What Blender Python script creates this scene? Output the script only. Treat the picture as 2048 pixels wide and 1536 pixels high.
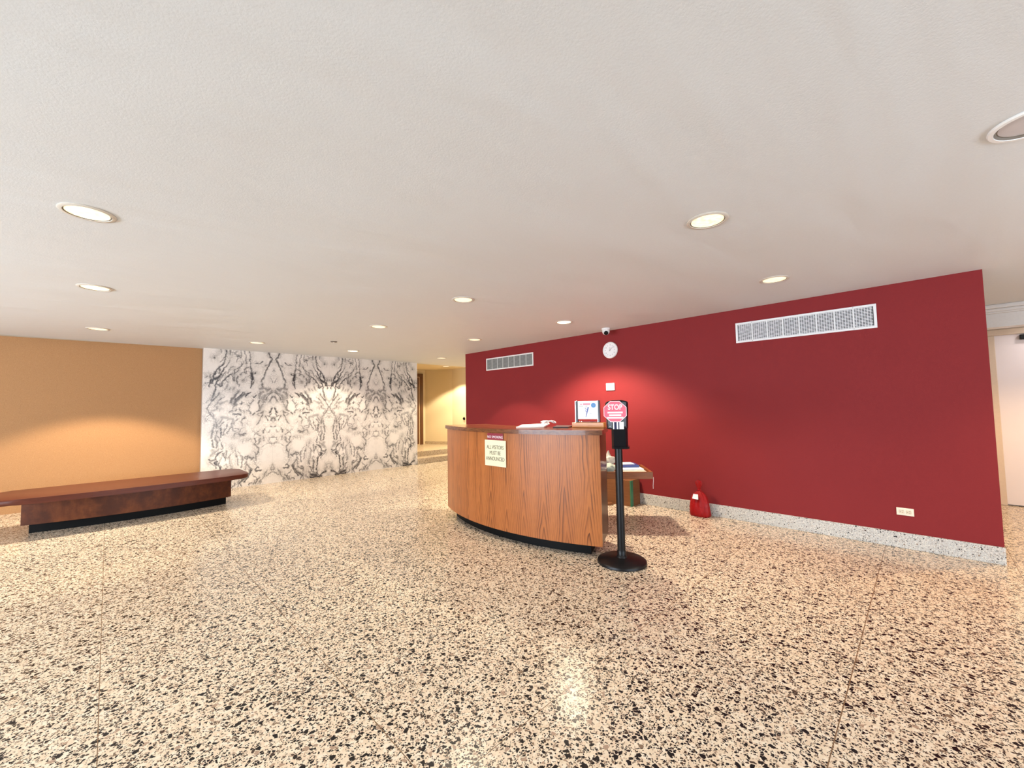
import bpy, bmesh, math, random
import numpy as np
from mathutils import Vector, Matrix

for o in list(bpy.data.objects):
    bpy.data.objects.remove(o)
scene = bpy.context.scene
COL = scene.collection
R = math.radians

# ------------------------------------------------------------------ camera
CAM_R = Vector((0.71106839, -0.70291934, -0.01691561))
CAM_U = Vector((-0.02621157, -0.0505412, 0.99837795))
CAM_F = Vector((0.70263411, 0.70947162, 0.05436287))
cam_data = bpy.data.cameras.new('camera')
cam = bpy.data.objects.new('camera', cam_data)
COL.objects.link(cam)
m = Matrix.Identity(4)
for i in range(3):
    m[i][0] = CAM_R[i]; m[i][1] = CAM_U[i]; m[i][2] = -CAM_F[i]
m[0][3], m[1][3], m[2][3] = 0.0, 0.0, 1.33
cam.matrix_world = m
cam_data.sensor_fit = 'HORIZONTAL'
cam_data.sensor_width = 36.0
cam_data.lens = 814.83 / 2048 * 36.0
cam_data.clip_start = 0.02
scene.camera = cam

# ------------------------------------------------------------------ view, world
scene.view_settings.view_transform = 'Standard'
scene.view_settings.look = 'None'
scene.view_settings.gamma = 1.0
scene.view_settings.use_curve_mapping = False
scene.view_settings.exposure = -0.32

world = bpy.data.worlds.new('world')
scene.world = world
world.use_nodes = True
bg = world.node_tree.nodes['Background']
bg.inputs[0].default_value = (0.80, 0.88, 1.0, 1)
bg.inputs[1].default_value = 1.2

WARM = (1.0, 0.84, 0.64)
DAY = (0.78, 0.88, 1.0)


def area(name, loc, rot, sx, sy, power, col):
    l = bpy.data.lights.new(name, 'AREA')
    l.shape = 'RECTANGLE'; l.size = sx; l.size_y = sy
    l.energy = power; l.color = col
    o = bpy.data.objects.new(name, l); COL.objects.link(o)
    o.location = loc; o.rotation_euler = rot
    return o


# daylight standing outside the two window walls (rear wall y=-4.2 and left wall x=-5.2)
area('daylight_rear', (1.2, -4.75, 0.75), (R(108), 0, 0), 6.0, 1.6, 420, DAY)
area('daylight_left', (-5.75, 3.6, 0.75), (R(108), 0, R(-90)), 6.6, 1.6, 1050, DAY)

# ------------------------------------------------------------------ node helpers


class NT:
    def __init__(self, name):
        self.mat = bpy.data.materials.new(name)
        self.mat.use_nodes = True
        self.nt = self.mat.node_tree
        self.nt.nodes.clear()
        self.out = self.n('ShaderNodeOutputMaterial')
        self.bsdf = self.n('ShaderNodeBsdfPrincipled')
        self.l(self.bsdf.outputs[0], self.out.inputs[0])

    def n(self, t, **kw):
        nd = self.nt.nodes.new(t)
        for k, v in kw.items():
            setattr(nd, k, v)
        return nd

    def l(self, a, b):
        self.nt.links.new(a, b)

    def set(self, inp, v):
        if hasattr(v, 'is_output'):
            self.l(v, inp)
        else:
            inp.default_value = v

    def math(self, op, a, b=None, c=None, clamp=False):
        nd = self.n('ShaderNodeMath', operation=op, use_clamp=clamp)
        self.set(nd.inputs[0], a)
        if b is not None: self.set(nd.inputs[1], b)
        if c is not None: self.set(nd.inputs[2], c)
        return nd.outputs[0]

    def mix(self, f, a, b):
        nd = self.n('ShaderNodeMix', data_type='RGBA')
        self.set(nd.inputs[0], f)
        self.set(nd.inputs[6], a)
        self.set(nd.inputs[7], b)
        return nd.outputs[2]

    def noise(self, vec, scale, detail=3, rough=0.5, dist=0.0):
        nd = self.n('ShaderNodeTexNoise')
        nd.inputs['Scale'].default_value = scale
        nd.inputs['Detail'].default_value = detail
        nd.inputs['Roughness'].default_value = rough
        nd.inputs['Distortion'].default_value = dist
        if vec is not None: self.l(vec, nd.inputs['Vector'])
        return nd

    def ramp(self, fac, stops, interp='LINEAR'):
        nd = self.n('ShaderNodeValToRGB')
        cr = nd.color_ramp
        cr.interpolation = interp
        while len(cr.elements) < len(stops):
            cr.elements.new(0.5)
        for e, (p, c) in zip(cr.elements, stops):
            e.position = p; e.color = c if len(c) == 4 else (*c, 1)
        self.l(fac, nd.inputs[0])
        return nd.outputs[0]

    def bump(self, height, strength, dist=0.01):
        nd = self.n('ShaderNodeBump')
        nd.inputs['Strength'].default_value = strength
        nd.inputs['Distance'].default_value = dist
        self.l(height, nd.inputs['Height'])
        self.l(nd.outputs[0], self.bsdf.inputs['Normal'])

    def base(self, c, rough=0.5, metal=0.0, spec=0.5, coat=0.0, coat_r=0.1):
        self.set(self.bsdf.inputs['Base Color'], c if hasattr(c, 'is_output') else (*c[:3], 1))
        self.set(self.bsdf.inputs['Roughness'], rough)
        self.bsdf.inputs['Metallic'].default_value = metal
        self.bsdf.inputs['Specular IOR Level'].default_value = spec
        self.bsdf.inputs['Coat Weight'].default_value = coat
        self.bsdf.inputs['Coat Roughness'].default_value = coat_r
        return self

    def pos(self):
        return self.n('ShaderNodeNewGeometry').outputs['Position']

    def uv(self):
        return self.n('ShaderNodeUVMap', uv_map='UVMap').outputs[0]

    def mapping(self, vec, scale=(1, 1, 1), loc=(0, 0, 0), rot=(0, 0, 0)):
        nd = self.n('ShaderNodeMapping')
        nd.inputs['Scale'].default_value = scale
        nd.inputs['Location'].default_value = loc
        nd.inputs['Rotation'].default_value = rot
        self.l(vec, nd.inputs[0])
        return nd.outputs[0]


def plain(name, c, rough=0.5, metal=0.0, spec=0.5, noise_amt=0.05, nscale=40, bump=0.0, coat=0.0):
    """Flat colour with slight procedural mottling."""
    t = NT(name)
    p = t.n('ShaderNodeTexCoord').outputs['Object']
    nz = t.noise(p, nscale, 3)
    c2 = tuple(max(0, x * (1 - noise_amt * 2)) for x in c)
    t.base(t.mix(nz.outputs[0], (*c, 1), (*c2, 1)), rough, metal, spec, coat)
    if bump:
        t.bump(nz.outputs[0], bump, 0.002)
    return t.mat


def mat_terrazzo(name, base1, base2, dark_frac, joints=None, rough=0.21, s=1.0, coat=0.0, spec=.35):
    t = NT(name)
    p = t.pos()
    big = t.noise(p, 1.3, 3)
    fine = t.noise(p, 120, 2)
    col = t.mix(big.outputs[0], (*base1, 1), (*base2, 1))
    col = t.mix(t.math('MULTIPLY', fine.outputs[0], 0.22), col, (base2[0] * .62, base2[1] * .6, base2[2] * .55, 1))
    wob = t.noise(p, 60, 1)
    wv = t.n('ShaderNodeVectorMath', operation='SCALE'); wv.inputs[3].default_value = 0.006
    t.l(wob.outputs['Color'], wv.inputs[0])
    ad = t.n('ShaderNodeVectorMath', operation='ADD')
    t.l(p, ad.inputs[0]); t.l(wv.outputs[0], ad.inputs[1])
    q = ad.outputs[0]
    va = t.n('ShaderNodeTexVoronoi', feature='F1'); va.inputs['Scale'].default_value = 70 * s
    t.l(q, va.inputs['Vector'])
    sa = t.n('ShaderNodeSeparateColor'); t.l(va.outputs['Color'], sa.inputs[0])
    col = t.mix(t.math('MULTIPLY', t.math('GREATER_THAN', sa.outputs[0], .62), .30), col, (base1[0] * .80, base1[1] * .66, base1[2] * .58, 1))
    col = t.mix(t.math('MULTIPLY', t.math('LESS_THAN', sa.outputs[0], .22), .35), col, (.90, .84, .72, 1))
    layers = [(178 * s, 0.26, 0.08, 0.08), (90 * s, 0.32, 0.07, 0.10), (50 * s, 0.17, 0.08, 0.12)]
    for k, (sc, fr, e0, e1) in enumerate(layers):
        mp = t.mapping(q, loc=(k * 3.7, k * 1.9, k * 0.77), rot=(0, 0, 0.5 + k))
        v1 = t.n('ShaderNodeTexVoronoi', voronoi_dimensions='3D', feature='F1')
        v2 = t.n('ShaderNodeTexVoronoi', voronoi_dimensions='3D', feature='DISTANCE_TO_EDGE')
        for v in (v1, v2):
            v.inputs['Scale'].default_value = sc
            t.l(mp, v.inputs['Vector'])
        sep = t.n('ShaderNodeSeparateColor')
        t.l(v1.outputs['Color'], sep.inputs[0])
        pick = t.math('LESS_THAN', sep.outputs[0], fr * dark_frac)
        thr = t.math('MULTIPLY_ADD', sep.outputs[1], e1, e0 * 0.6)
        edge = t.math('GREATER_THAN', v2.outputs['Distance'], thr)
        mask = t.math('MULTIPLY', pick, edge)
        cc = t.ramp(sep.outputs[2], [(0.0, (.008, .007, .008)), (0.58, (.012, .010, .010)),
                                     (0.66, (.07, .045, .032)), (0.80, (.22, .15, .10)), (0.9, (.40, .28, .20))], 'CONSTANT')
        col = t.mix(mask, col, cc)
    if joints:
        sx = t.n('ShaderNodeSeparateXYZ'); t.l(p, sx.inputs[0])
        acc = None
        for axis, val, w in joints:
            d = t.math('ABSOLUTE', t.math('SUBTRACT', sx.outputs[axis], val))
            mk = t.math('LESS_THAN', d, w)
            acc = mk if acc is None else t.math('MAXIMUM', acc, mk)
        col = t.mix(acc, col, (.20, .12, .065, 1))
    rn = t.noise(p, 5, 3)
    rr = t.math('MULTIPLY_ADD', rn.outputs[0], 0.10, rough - 0.05)
    t.base(col, rr, 0, spec, coat)
    return t.mat


def mat_paint(name, c, rough=0.6, grain=260, bump=0.12, var=0.08, spec=0.3):
    t = NT(name)
    p = t.pos()
    g = t.noise(p, grain, 2, 0.6)
    b = t.noise(p, 2.2, 3)
    c2 = tuple(x * (1 - var) for x in c); c3 = tuple(x * (1 - 1.6 * var) for x in c)
    col = t.mix(b.outputs[0], (*c, 1), (*c2, 1))
    col = t.mix(t.math('MULTIPLY', g.outputs[0], 0.7), col, (*c3, 1))
    t.base(col, rough, 0, spec)
    t.bump(g.outputs[0], bump, 0.002)
    return t.mat


def mat_ceiling():
    t = NT('ceiling_plaster')
    p = t.pos()
    g = t.noise(p, 130, 2, 0.6)
    sw = t.noise(t.mapping(p, scale=(0.7, 2.4, 1), rot=(0, 0, R(38))), 0.9, 3.0, 0.45, 0.25)
    col = t.mix(t.math('MULTIPLY', g.outputs[0], 0.7), (.69, .71, .72, 1), (.62, .635, .64, 1))
    t.base(col, .55, 0, 0.3)
    h = t.math('ADD', t.math('MULTIPLY', g.outputs[0], .0012), t.math('MULTIPLY', sw.outputs[0], .05))
    t.bump(h, 0.55, 1.0)
    return t.mat


def mat_wallpaper(name, c, c2):
    t = NT(name)
    p = t.pos()
    g = t.noise(t.mapping(p, scale=(1.6, 1.6, 1.0)), 150, 4, 0.75)
    f = t.ramp(g.outputs[0], [(0.38, (0, 0, 0)), (0.62, (1, 1, 1))])
    t.base(t.mix(f, (*c2, 1), (*c, 1)), 0.75, 0, 0.2)
    t.bump(g.outputs[0], 0.15, 0.003)
    return t.mat


def mat_oak(name):
    """Flame-cut oak veneer laid in vertical leaves; UV = metres along the face, height."""
    t = NT(name)
    sep = t.n('ShaderNodeSeparateXYZ'); t.l(t.uv(), sep.inputs[0])
    u, z = sep.outputs[0], sep.outputs[1]
    W = 0.215
    idx = t.math('FLOOR', t.math('DIVIDE', u, W))
    rnd = t.n('ShaderNodeTexWhiteNoise', noise_dimensions='1D'); t.l(idx, rnd.inputs['W'])
    lu = t.math('SUBTRACT', t.math('FRACT', t.math('DIVIDE', u, W)), 0.5)
    cmb = t.n('ShaderNodeCombineXYZ'); t.l(u, cmb.inputs[0]); t.l(z, cmb.inputs[1])
    wob = t.noise(t.mapping(cmb.outputs[0], scale=(5, 1.6, 1)), 1.0, 2.2, 0.45)
    lu2 = t.math('ADD', lu, t.math('MULTIPLY', t.math('SUBTRACT', wob.outputs[0], 0.5), 0.34))
    au = t.math('ABSOLUTE', lu2)
    # flames: height minus spread, the spread grows steep near the leaf edge
    spread = t.math('POWER', au, 1.25)
    zz = t.math('SUBTRACT', t.math('MULTIPLY', z, 6.0), t.math('MULTIPLY', t.math('MULTIPLY', z, z), 3.1))
    val = t.math('ADD', zz, t.math('MULTIPLY', spread, 10.5))
    val = t.math('ADD', val, t.math('MULTIPLY', rnd.outputs[0], 3.0))
    ph = t.math('FRACT', t.math('ADD', val, t.math('MULTIPLY', wob.outputs[0], 2.4)))
    line = t.ramp(ph, [(0.0, (0, 0, 0)), (0.45, (.04, .04, .04)), (0.72, (.48, .48, .48)), (0.87, (1, 1, 1)), (0.95, (1, 1, 1)), (1.0, (0, 0, 0))])
    fade = t.ramp(au, [(0.20, (1, 1, 1)), (0.42, (.42, .42, .42))])
    line = t.math('MULTIPLY', line, fade)
    brk = t.noise(t.mapping(cmb.outputs[0], scale=(14, 1.5, 1)), 1.0, 2)
    line = t.math('MULTIPLY', line, t.ramp(brk.outputs[0], [(0.36, (.22, .22, .22)), (0.60, (1, 1, 1))]))
    pore = t.noise(t.mapping(cmb.outputs[0], scale=(420, 9, 1)), 1.0, 2, 0.6)
    pm = t.ramp(pore.outputs[0], [(0.48, (0, 0, 0)), (0.68, (1, 1, 1))])
    tone = t.noise(t.mapping(cmb.outputs[0], scale=(5, 0.3, 1)), 1.0, 2)
    c = t.mix(tone.outputs[0], (.52, .18, .050, 1), (.38, .115, .030, 1))
    c = t.mix(t.math('MULTIPLY', pm, 0.50), c, (.16, .045, .014, 1))
    c = t.mix(t.math('MULTIPLY', line, 0.95), c, (.070, .018, .006, 1))
    t.base(c, 0.36, 0, 0.3, 0.10, 0.25)
    t.bump(pm, 0.06, 0.001)
    return t.mat


def mat_wood(name, c1, c2, c3, rough=0.35, scale=(3, 60, 60), coat=0.3, mott=0.0):
    t = NT(name)
    p = t.n('ShaderNodeTexCoord').outputs['Object']
    g = t.noise(t.mapping(p, scale=scale), 1.0, 4, 0.6, 0.4)
    f = t.ramp(g.outputs[0], [(0.35, (0, 0, 0)), (0.65, (1, 1, 1))])
    c = t.mix(f, (*c1, 1), (*c2, 1))
    b = t.noise(p, 5, 4, 0.65)
    if mott:
        c = t.mix(t.math('MULTIPLY', t.ramp(b.outputs[0], [(0.42, (0, 0, 0)), (0.62, (1, 1, 1))]), mott), c, (*c3, 1))
    else:
        c = t.mix(t.math('MULTIPLY', b.outputs[0], 0.4), c, (*c3, 1))
    t.base(c, rough, 0, 0.22, coat, 0.12)
    return t.mat


M = {}
M['floor'] = mat_terrazzo('terrazzo_floor', (.84, .72, .56), (.78, .65, .48), 1.0,
                          joints=[(0, 0.8415, .0019), (0, 0.0042, .0015), (1, 0.3156, .0021), (1, 1.2485, .0018), (1, -0.444, .0018)])
M['step'] = mat_terrazzo('terrazzo_step', (.60, .48, .33), (.52, .41, .28), .5, s=1.6, rough=.3)
M['tbase'] = mat_terrazzo('terrazzo_baseboard', (.60, .60, .575), (.52, .53, .51), .30, s=1.9, rough=.3)
M['ceiling'] = mat_ceiling()
M['red'] = mat_paint('red_wall_paint', (.25, .027, .029), .62, 210, .22, .12, .12)
M['tan'] = mat_wallpaper('tan_wallcovering', (.44, .240, .108), (.345, .177, .075))
M['cream'] = mat_paint('cream_wall_paint', (.74, .62, .41), .6, 200, .08, .06)
M['pinkish'] = mat_paint('pale_wall_paint', (.74, .66, .58), .6, 200, .08, .05)
M['white'] = plain('white_paint', (.80, .79, .77), .4)
M['whiteplastic'] = plain('white_plastic', (.84, .84, .83), .35, noise_amt=.02)
M['lampmetal'] = plain('white_lamp_trim', (.62, .57, .50), .45, noise_amt=.03)
M['lampgap'] = plain('dark_lamp_gap', (.16, .13, .10), .6)
M['black'] = plain('black_laminate', (.005, .005, .005), .5, spec=.12)
M['blackgloss'] = plain('glossy_black_plastic', (.006, .006, .008), .22, spec=.25)
M['blackmetal'] = plain('black_powder_coated_metal', (.006, .006, .007), .36, spec=.28)
M['oak'] = mat_oak('oak_flame_veneer')
M['oakedge'] = mat_wood('dark_oak_edge', (.22, .085, .030), (.08, .026, .012), (.16, .05, .02), .35, (18, 18, 60))
M['desktop'] = mat_wood('desk_top_wood', (.20, .060, .026), (.12, .032, .014), (.24, .09, .035), .22, (4, 30, 30))
M['endwood'] = mat_wood('desk_end_wood', (.13, .050, .020), (.08, .028, .011), (.14, .06, .026), .5, (50, 50, 3))
M['cherry'] = mat_wood('cherry_bench_top', (.100, .022, .010), (.065, .014, .007), (.12, .030, .014), .40, (2, 40, 40), .1)
M['burl'] = mat_wood('bench_panel_veneer', (.15, .042, .012), (.09, .022, .007), (.055, .014, .006), .45, (14, 14, 5), .05, .8)
M['lightwood'] = mat_wood('light_orange_wood', (.66, .25, .045), (.56, .20, .035), (.62, .25, .06), .4, (30, 3, 30))
M['traywood'] = mat_wood('brown_tray_wood', (.25, .078, .020), (.17, .048, .012), (.28, .10, .03), .4, (8, 8, 50))
M['grille'] = plain('vent_enamel', (.78, .79, .80), .4, noise_amt=.02)
M['grille2'] = plain('vent_louver_grey', (.36, .37, .36), .5, noise_amt=.02)
M['ventdark'] = plain('vent_inside_dark', (.035, .035, .04), .8)
M['ventdark2'] = plain('vent_inside_grey', (.06, .065, .06), .8)
M['paper'] = plain('paper_white', (.84, .83, .80), .6, noise_amt=.03)
M['cardwhite'] = plain('card_white', (.86, .86, .87), .4, noise_amt=.01)
M['creamplate'] = plain('cream_sign_plate', (.80, .74, .52), .4, noise_amt=.03)
M['ink'] = plain('dark_green_ink', (.10, .10, .06), .5)
M['maroon'] = plain('maroon_plate', (.30, .025, .045), .4)
M['pinkred'] = plain('stop_pink_red', (.82, .14, .21), .4, noise_amt=.04)
M['whiteink'] = plain('white_ink', (.90, .86, .87), .5, noise_amt=.01)
M['navy'] = plain('navy_reflection', (.012, .014, .06), .4)
M['blueprint'] = plain('blue_print', (.06, .12, .42), .5)
M['skyprint'] = plain('light_blue_print', (.10, .30, .62), .5)
M['pinkprint'] = plain('pink_print', (.75, .35, .42), .5)
M['greyprint'] = plain('grey_print', (.30, .30, .28), .5)
M['silver'] = plain('silver_edge', (.72, .66, .66), .25, 0.4)
M['darkleather'] = plain('dark_folder', (.03, .012, .014), .3)
M['redbag'] = None
M['cardboard'] = mat_wood('cardboard', (.20, .080, .030), (.15, .058, .020), (.22, .09, .035), .7, (3, 3, 30), 0, 0)
M['greentape'] = plain('green_tape', (.03, .17, .085), .4)
M['cloth'] = plain('grey_green_cloth', (.40, .44, .36), .8, noise_amt=.12, nscale=30, bump=.4)
M['bagwhite'] = plain('crumpled_white_bag', (.52, .48, .40), .5, noise_amt=.1, nscale=25, bump=.4)
M['bluefolder'] = plain('blue_folder', (.02, .045, .22), .3)
M['news'] = plain('newsprint', (.58, .55, .45), .7, noise_amt=.10, nscale=60)
M['doorpink'] = plain('pale_painted_door', (.84, .77, .76), .35, noise_amt=.03, nscale=4)
M['casing'] = plain('cream_casing', (.70, .56, .42), .45)
M['darkwood'] = plain('dark_door_wood', (.11, .040, .012), .35)
M['brass'] = plain('pale_door_stile', (.68, .50, .30), .35)
M['glass'] = None

t = NT('red_plastic_film')
p = t.n('ShaderNodeTexCoord').outputs['Object']
nz = t.noise(p, 22, 4, 0.6, 0.8)
t.base(t.mix(nz.outputs[0], (.42, .004, .005, 1), (.19, .002, .003, 1)), 0.42, 0, 0.3, 0.0)
t.bump(nz.outputs[0], 0.5, 0.01)
M['redbag'] = t.mat

t = NT('window_glass')
t.base((.9, .95, 1), 0.02)
t.bsdf.inputs['Transmission Weight'].default_value = 1.0
t.bsdf.inputs['IOR'].default_value = 1.05
M['glass'] = t.mat


def mat_lens(name, col, strength):
    t = NT(name)
    p = t.n('ShaderNodeTexCoord').outputs['Object']
    g = t.noise(t.mapping(p, scale=(38, 38, 2)), 1.0, 1)
    c = t.mix(t.ramp(g.outputs[0], [(0.42, (0, 0, 0)), (0.62, (1, 1, 1))]), (*col, 1), (1.0, .72, .36, 1))
    t.base((.8, .75, .6), .4)
    t.l(c, t.bsdf.inputs['Emission Color'])
    t.bsdf.inputs['Emission Strength'].default_value = strength
    return t.mat


M['lens'] = mat_lens('lit_lamp_lens', (1.0, .90, .66), 1.25)
M['lens_hot'] = mat_lens('bright_lamp_lens', (1.0, .93, .75), 4.0)
M['lens_off'] = plain('unlit_lamp_reflector', (.55, .52, .53), .3, noise_amt=.06, nscale=6)

# ------------------------------------------------------------------ mesh helpers


class MB:
    """Collects geometry in world coordinates, then links it as one mesh object."""
    def __init__(self):
        self.bm = bmesh.new()
        self.smooth = False

    def box(self, lo, hi, bevel=0.0, seg=2, xf=None):
        r = bmesh.ops.create_cube(self.bm, size=1.0)
        vs = r['verts']
        c = [(a + b) / 2 for a, b in zip(lo, hi)]; s = [abs(b - a) for a, b in zip(lo, hi)]
        for v in vs:
            v.co = Vector((v.co.x * s[0] + c[0], v.co.y * s[1] + c[1], v.co.z * s[2] + c[2]))
        if bevel:
            es = list({e for v in vs for e in v.link_edges})
            rb = bmesh.ops.bevel(self.bm, geom=es, offset=bevel, segments=seg, affect='EDGES', profile=0.5)
            vs = list({v for f in rb['faces'] for v in f.verts} | {v for v in vs if v.is_valid})
        if xf is not None:
            for v in vs: v.co = xf(v.co)
        return self

    def prism(self, poly, z0, z1, xf=None, bevel=0.0):
        a = [self.bm.verts.new((p[0], p[1], z0)) for p in poly]
        b = [self.bm.verts.new((p[0], p[1], z1)) for p in poly]
        n = len(poly)
        fs = [self.bm.faces.new(a[::-1]), self.bm.faces.new(b)]
        for i in range(n):
            fs.append(self.bm.faces.new((a[i], a[(i + 1) % n], b[(i + 1) % n], b[i])))
        vs = a + b
        if bevel:
            es = [e for e in fs[1].edges] + [e for e in fs[0].edges]
            rb = bmesh.ops.bevel(self.bm, geom=es, offset=bevel, segments=3, affect='EDGES', profile=0.5)
            vs = list({v for f in rb['faces'] for v in f.verts} | {v for v in vs if v.is_valid})
        if xf is not None:
            for v in vs: v.co = xf(v.co)
        return self

    def lathe(self, prof, cx=0, cy=0, seg=32, xf=None, cap=True):
        rings = []
        for r, z in prof:
            rings.append([self.bm.verts.new((cx + r * math.cos(2 * math.pi * k / seg), cy + r * math.sin(2 * math.pi * k / seg), z)) for k in range(seg)])
        for a, b in zip(rings, rings[1:]):
            for k in range(seg):
                self.bm.faces.new((a[k], a[(k + 1) % seg], b[(k + 1) % seg], b[k]))
        if cap:
            self.bm.faces.new(rings[0][::-1]); self.bm.faces.new(rings[-1])
        if xf is not None:
            for rg in rings:
                for v in rg: v.co = xf(v.co)
        self.smooth = True
        return self

    def tube(self, pts, r, seg=8):
        pts = [Vector(p) for p in pts]
        rings = []
        for i, p in enumerate(pts):
            d = (pts[min(i + 1, len(pts) - 1)] - pts[max(i - 1, 0)]).normalized()
            up = Vector((0, 0, 1)) if abs(d.z) < 0.9 else Vector((1, 0, 0))
            s = d.cross(up).normalized(); q = s.cross(d)
            rings.append([self.bm.verts.new(p + r * (math.cos(2 * math.pi * k / seg) * s + math.sin(2 * math.pi * k / seg) * q)) for k in range(seg)])
        for a, b in zip(rings, rings[1:]):
            for k in range(seg):
                self.bm.faces.new((a[k], a[(k + 1) % seg], b[(k + 1) % seg], b[k]))
        self.bm.faces.new(rings[0][::-1]); self.bm.faces.new(rings[-1])
        self.smooth = True
        return self

    def quad(self, *vs):
        self.bm.faces.new([self.bm.verts.new(v) for v in vs])
        return self

    def build(self, name, mat, parent=None, smooth=None):
        bmesh.ops.recalc_face_normals(self.bm, faces=self.bm.faces)
        me = bpy.data.meshes.new(name)
        off = parent_world(parent) if parent else None
        if off is not None:
            for v in self.bm.verts: v.co -= off
        self.bm.to_mesh(me); self.bm.free()
        me.materials.append(mat)
        sm = self.smooth if smooth is None else smooth
        if sm:
            me.shade_smooth()
            try: me.set_sharp_from_angle(angle=R(38))
            except Exception: pass
        o = bpy.data.objects.new(name, me)
        COL.objects.link(o)
        if parent: o.parent = parent
        return o


def parent_world(p):
    v = Vector(p.location)
    while p.parent:
        p = p.parent; v += Vector(p.location)
    return v


def thing(name, label, cat, loc, group=None):
    o = bpy.data.objects.new(name, None)
    COL.objects.link(o); o.location = loc; o.empty_display_size = 0.1
    o['label'] = label; o['category'] = cat
    if group: o['group'] = group
    return o


def tag(o, label, cat, group=None):
    o['label'] = label; o['category'] = cat
    if group: o['group'] = group
    return o


def struct(o):
    o['kind'] = 'structure'
    return o


def frame(origin, n):
    """local (a = to the viewer's right, b = out of the face, c = up) -> world, for a face whose outward normal is n (xy)."""
    n = Vector((n[0], n[1], 0)).normalized()
    r = Vector((-n.y, n.x, 0))
    o = Vector(origin)
    return lambda v: o + r * v[0] + n * v[1] + Vector((0, 0, v[2]))


def text_mesh(body, size, xf, depth=0.0006, squeeze=1.0, bold=0.0):
    """Lettering as mesh in a face frame: centred on the origin."""
    cu = bpy.data.curves.new('t', 'FONT')
    cu.body = body; cu.size = size; cu.extrude = depth; cu.align_x = 'CENTER'; cu.align_y = 'CENTER'; cu.offset = bold
    o = bpy.data.objects.new('t', cu); COL.objects.link(o)
    dg = bpy.context.evaluated_depsgraph_get()
    me = bpy.data.meshes.new_from_object(o.evaluated_get(dg))
    mb = MB(); mb.bm.from_mesh(me)
    for v in mb.bm.verts:
        v.co = xf(Vector((v.co.x * squeeze, v.co.z, v.co.y)))
    bpy.data.objects.remove(o); bpy.data.curves.remove(cu); bpy.data.meshes.remove(me)
    return mb


CEIL = 2.3966
MX0, MX1, MY = 1.1076, 5.2096, 8.4705      # marble wall
RX, RY0, RY1 = 5.1114, -0.3907, 6.4877     # red wall

# ------------------------------------------------------------------ setting
struct(MB().box((-5.35, -4.35, -0.1), (8.15, 8.95, 0)).build('floor', M['floor']))
# ceiling over the lobby
struct(MB().box((-5.35, -4.35, CEIL), (8.15, MY + 0.12, CEIL + 0.12)).build('ceiling', M['ceiling']))
struct(MB().box((-5.35, MY + 0.12, 2.44), (8.15, 10.7, 2.56)).build('ceiling_hall', M['cream']))

# red wall with bullnose end
struct(MB().box((RX, RY0, 0), (RX + 0.14, RY1, CEIL)).build('wall_right', M['red']))
bb = MB()
bb.box((RX - 0.016, RY0 - 0.004, 0.0), (RX + 0.001, RY1 - 0.002, 0.1385), 0.003)
struct(bb.build('baseboard_right', M['tbase']))

# tan wall (set back beside the marble)
tb = MB()
tb.prism([(-5.35, 8.99), (MX0 + 0.02, 8.575), (MX0 + 0.02, 8.75), (-5.35, 9.15)], 0, CEIL)
struct(tb.build('wall_back_left', M['tan']))


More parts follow.
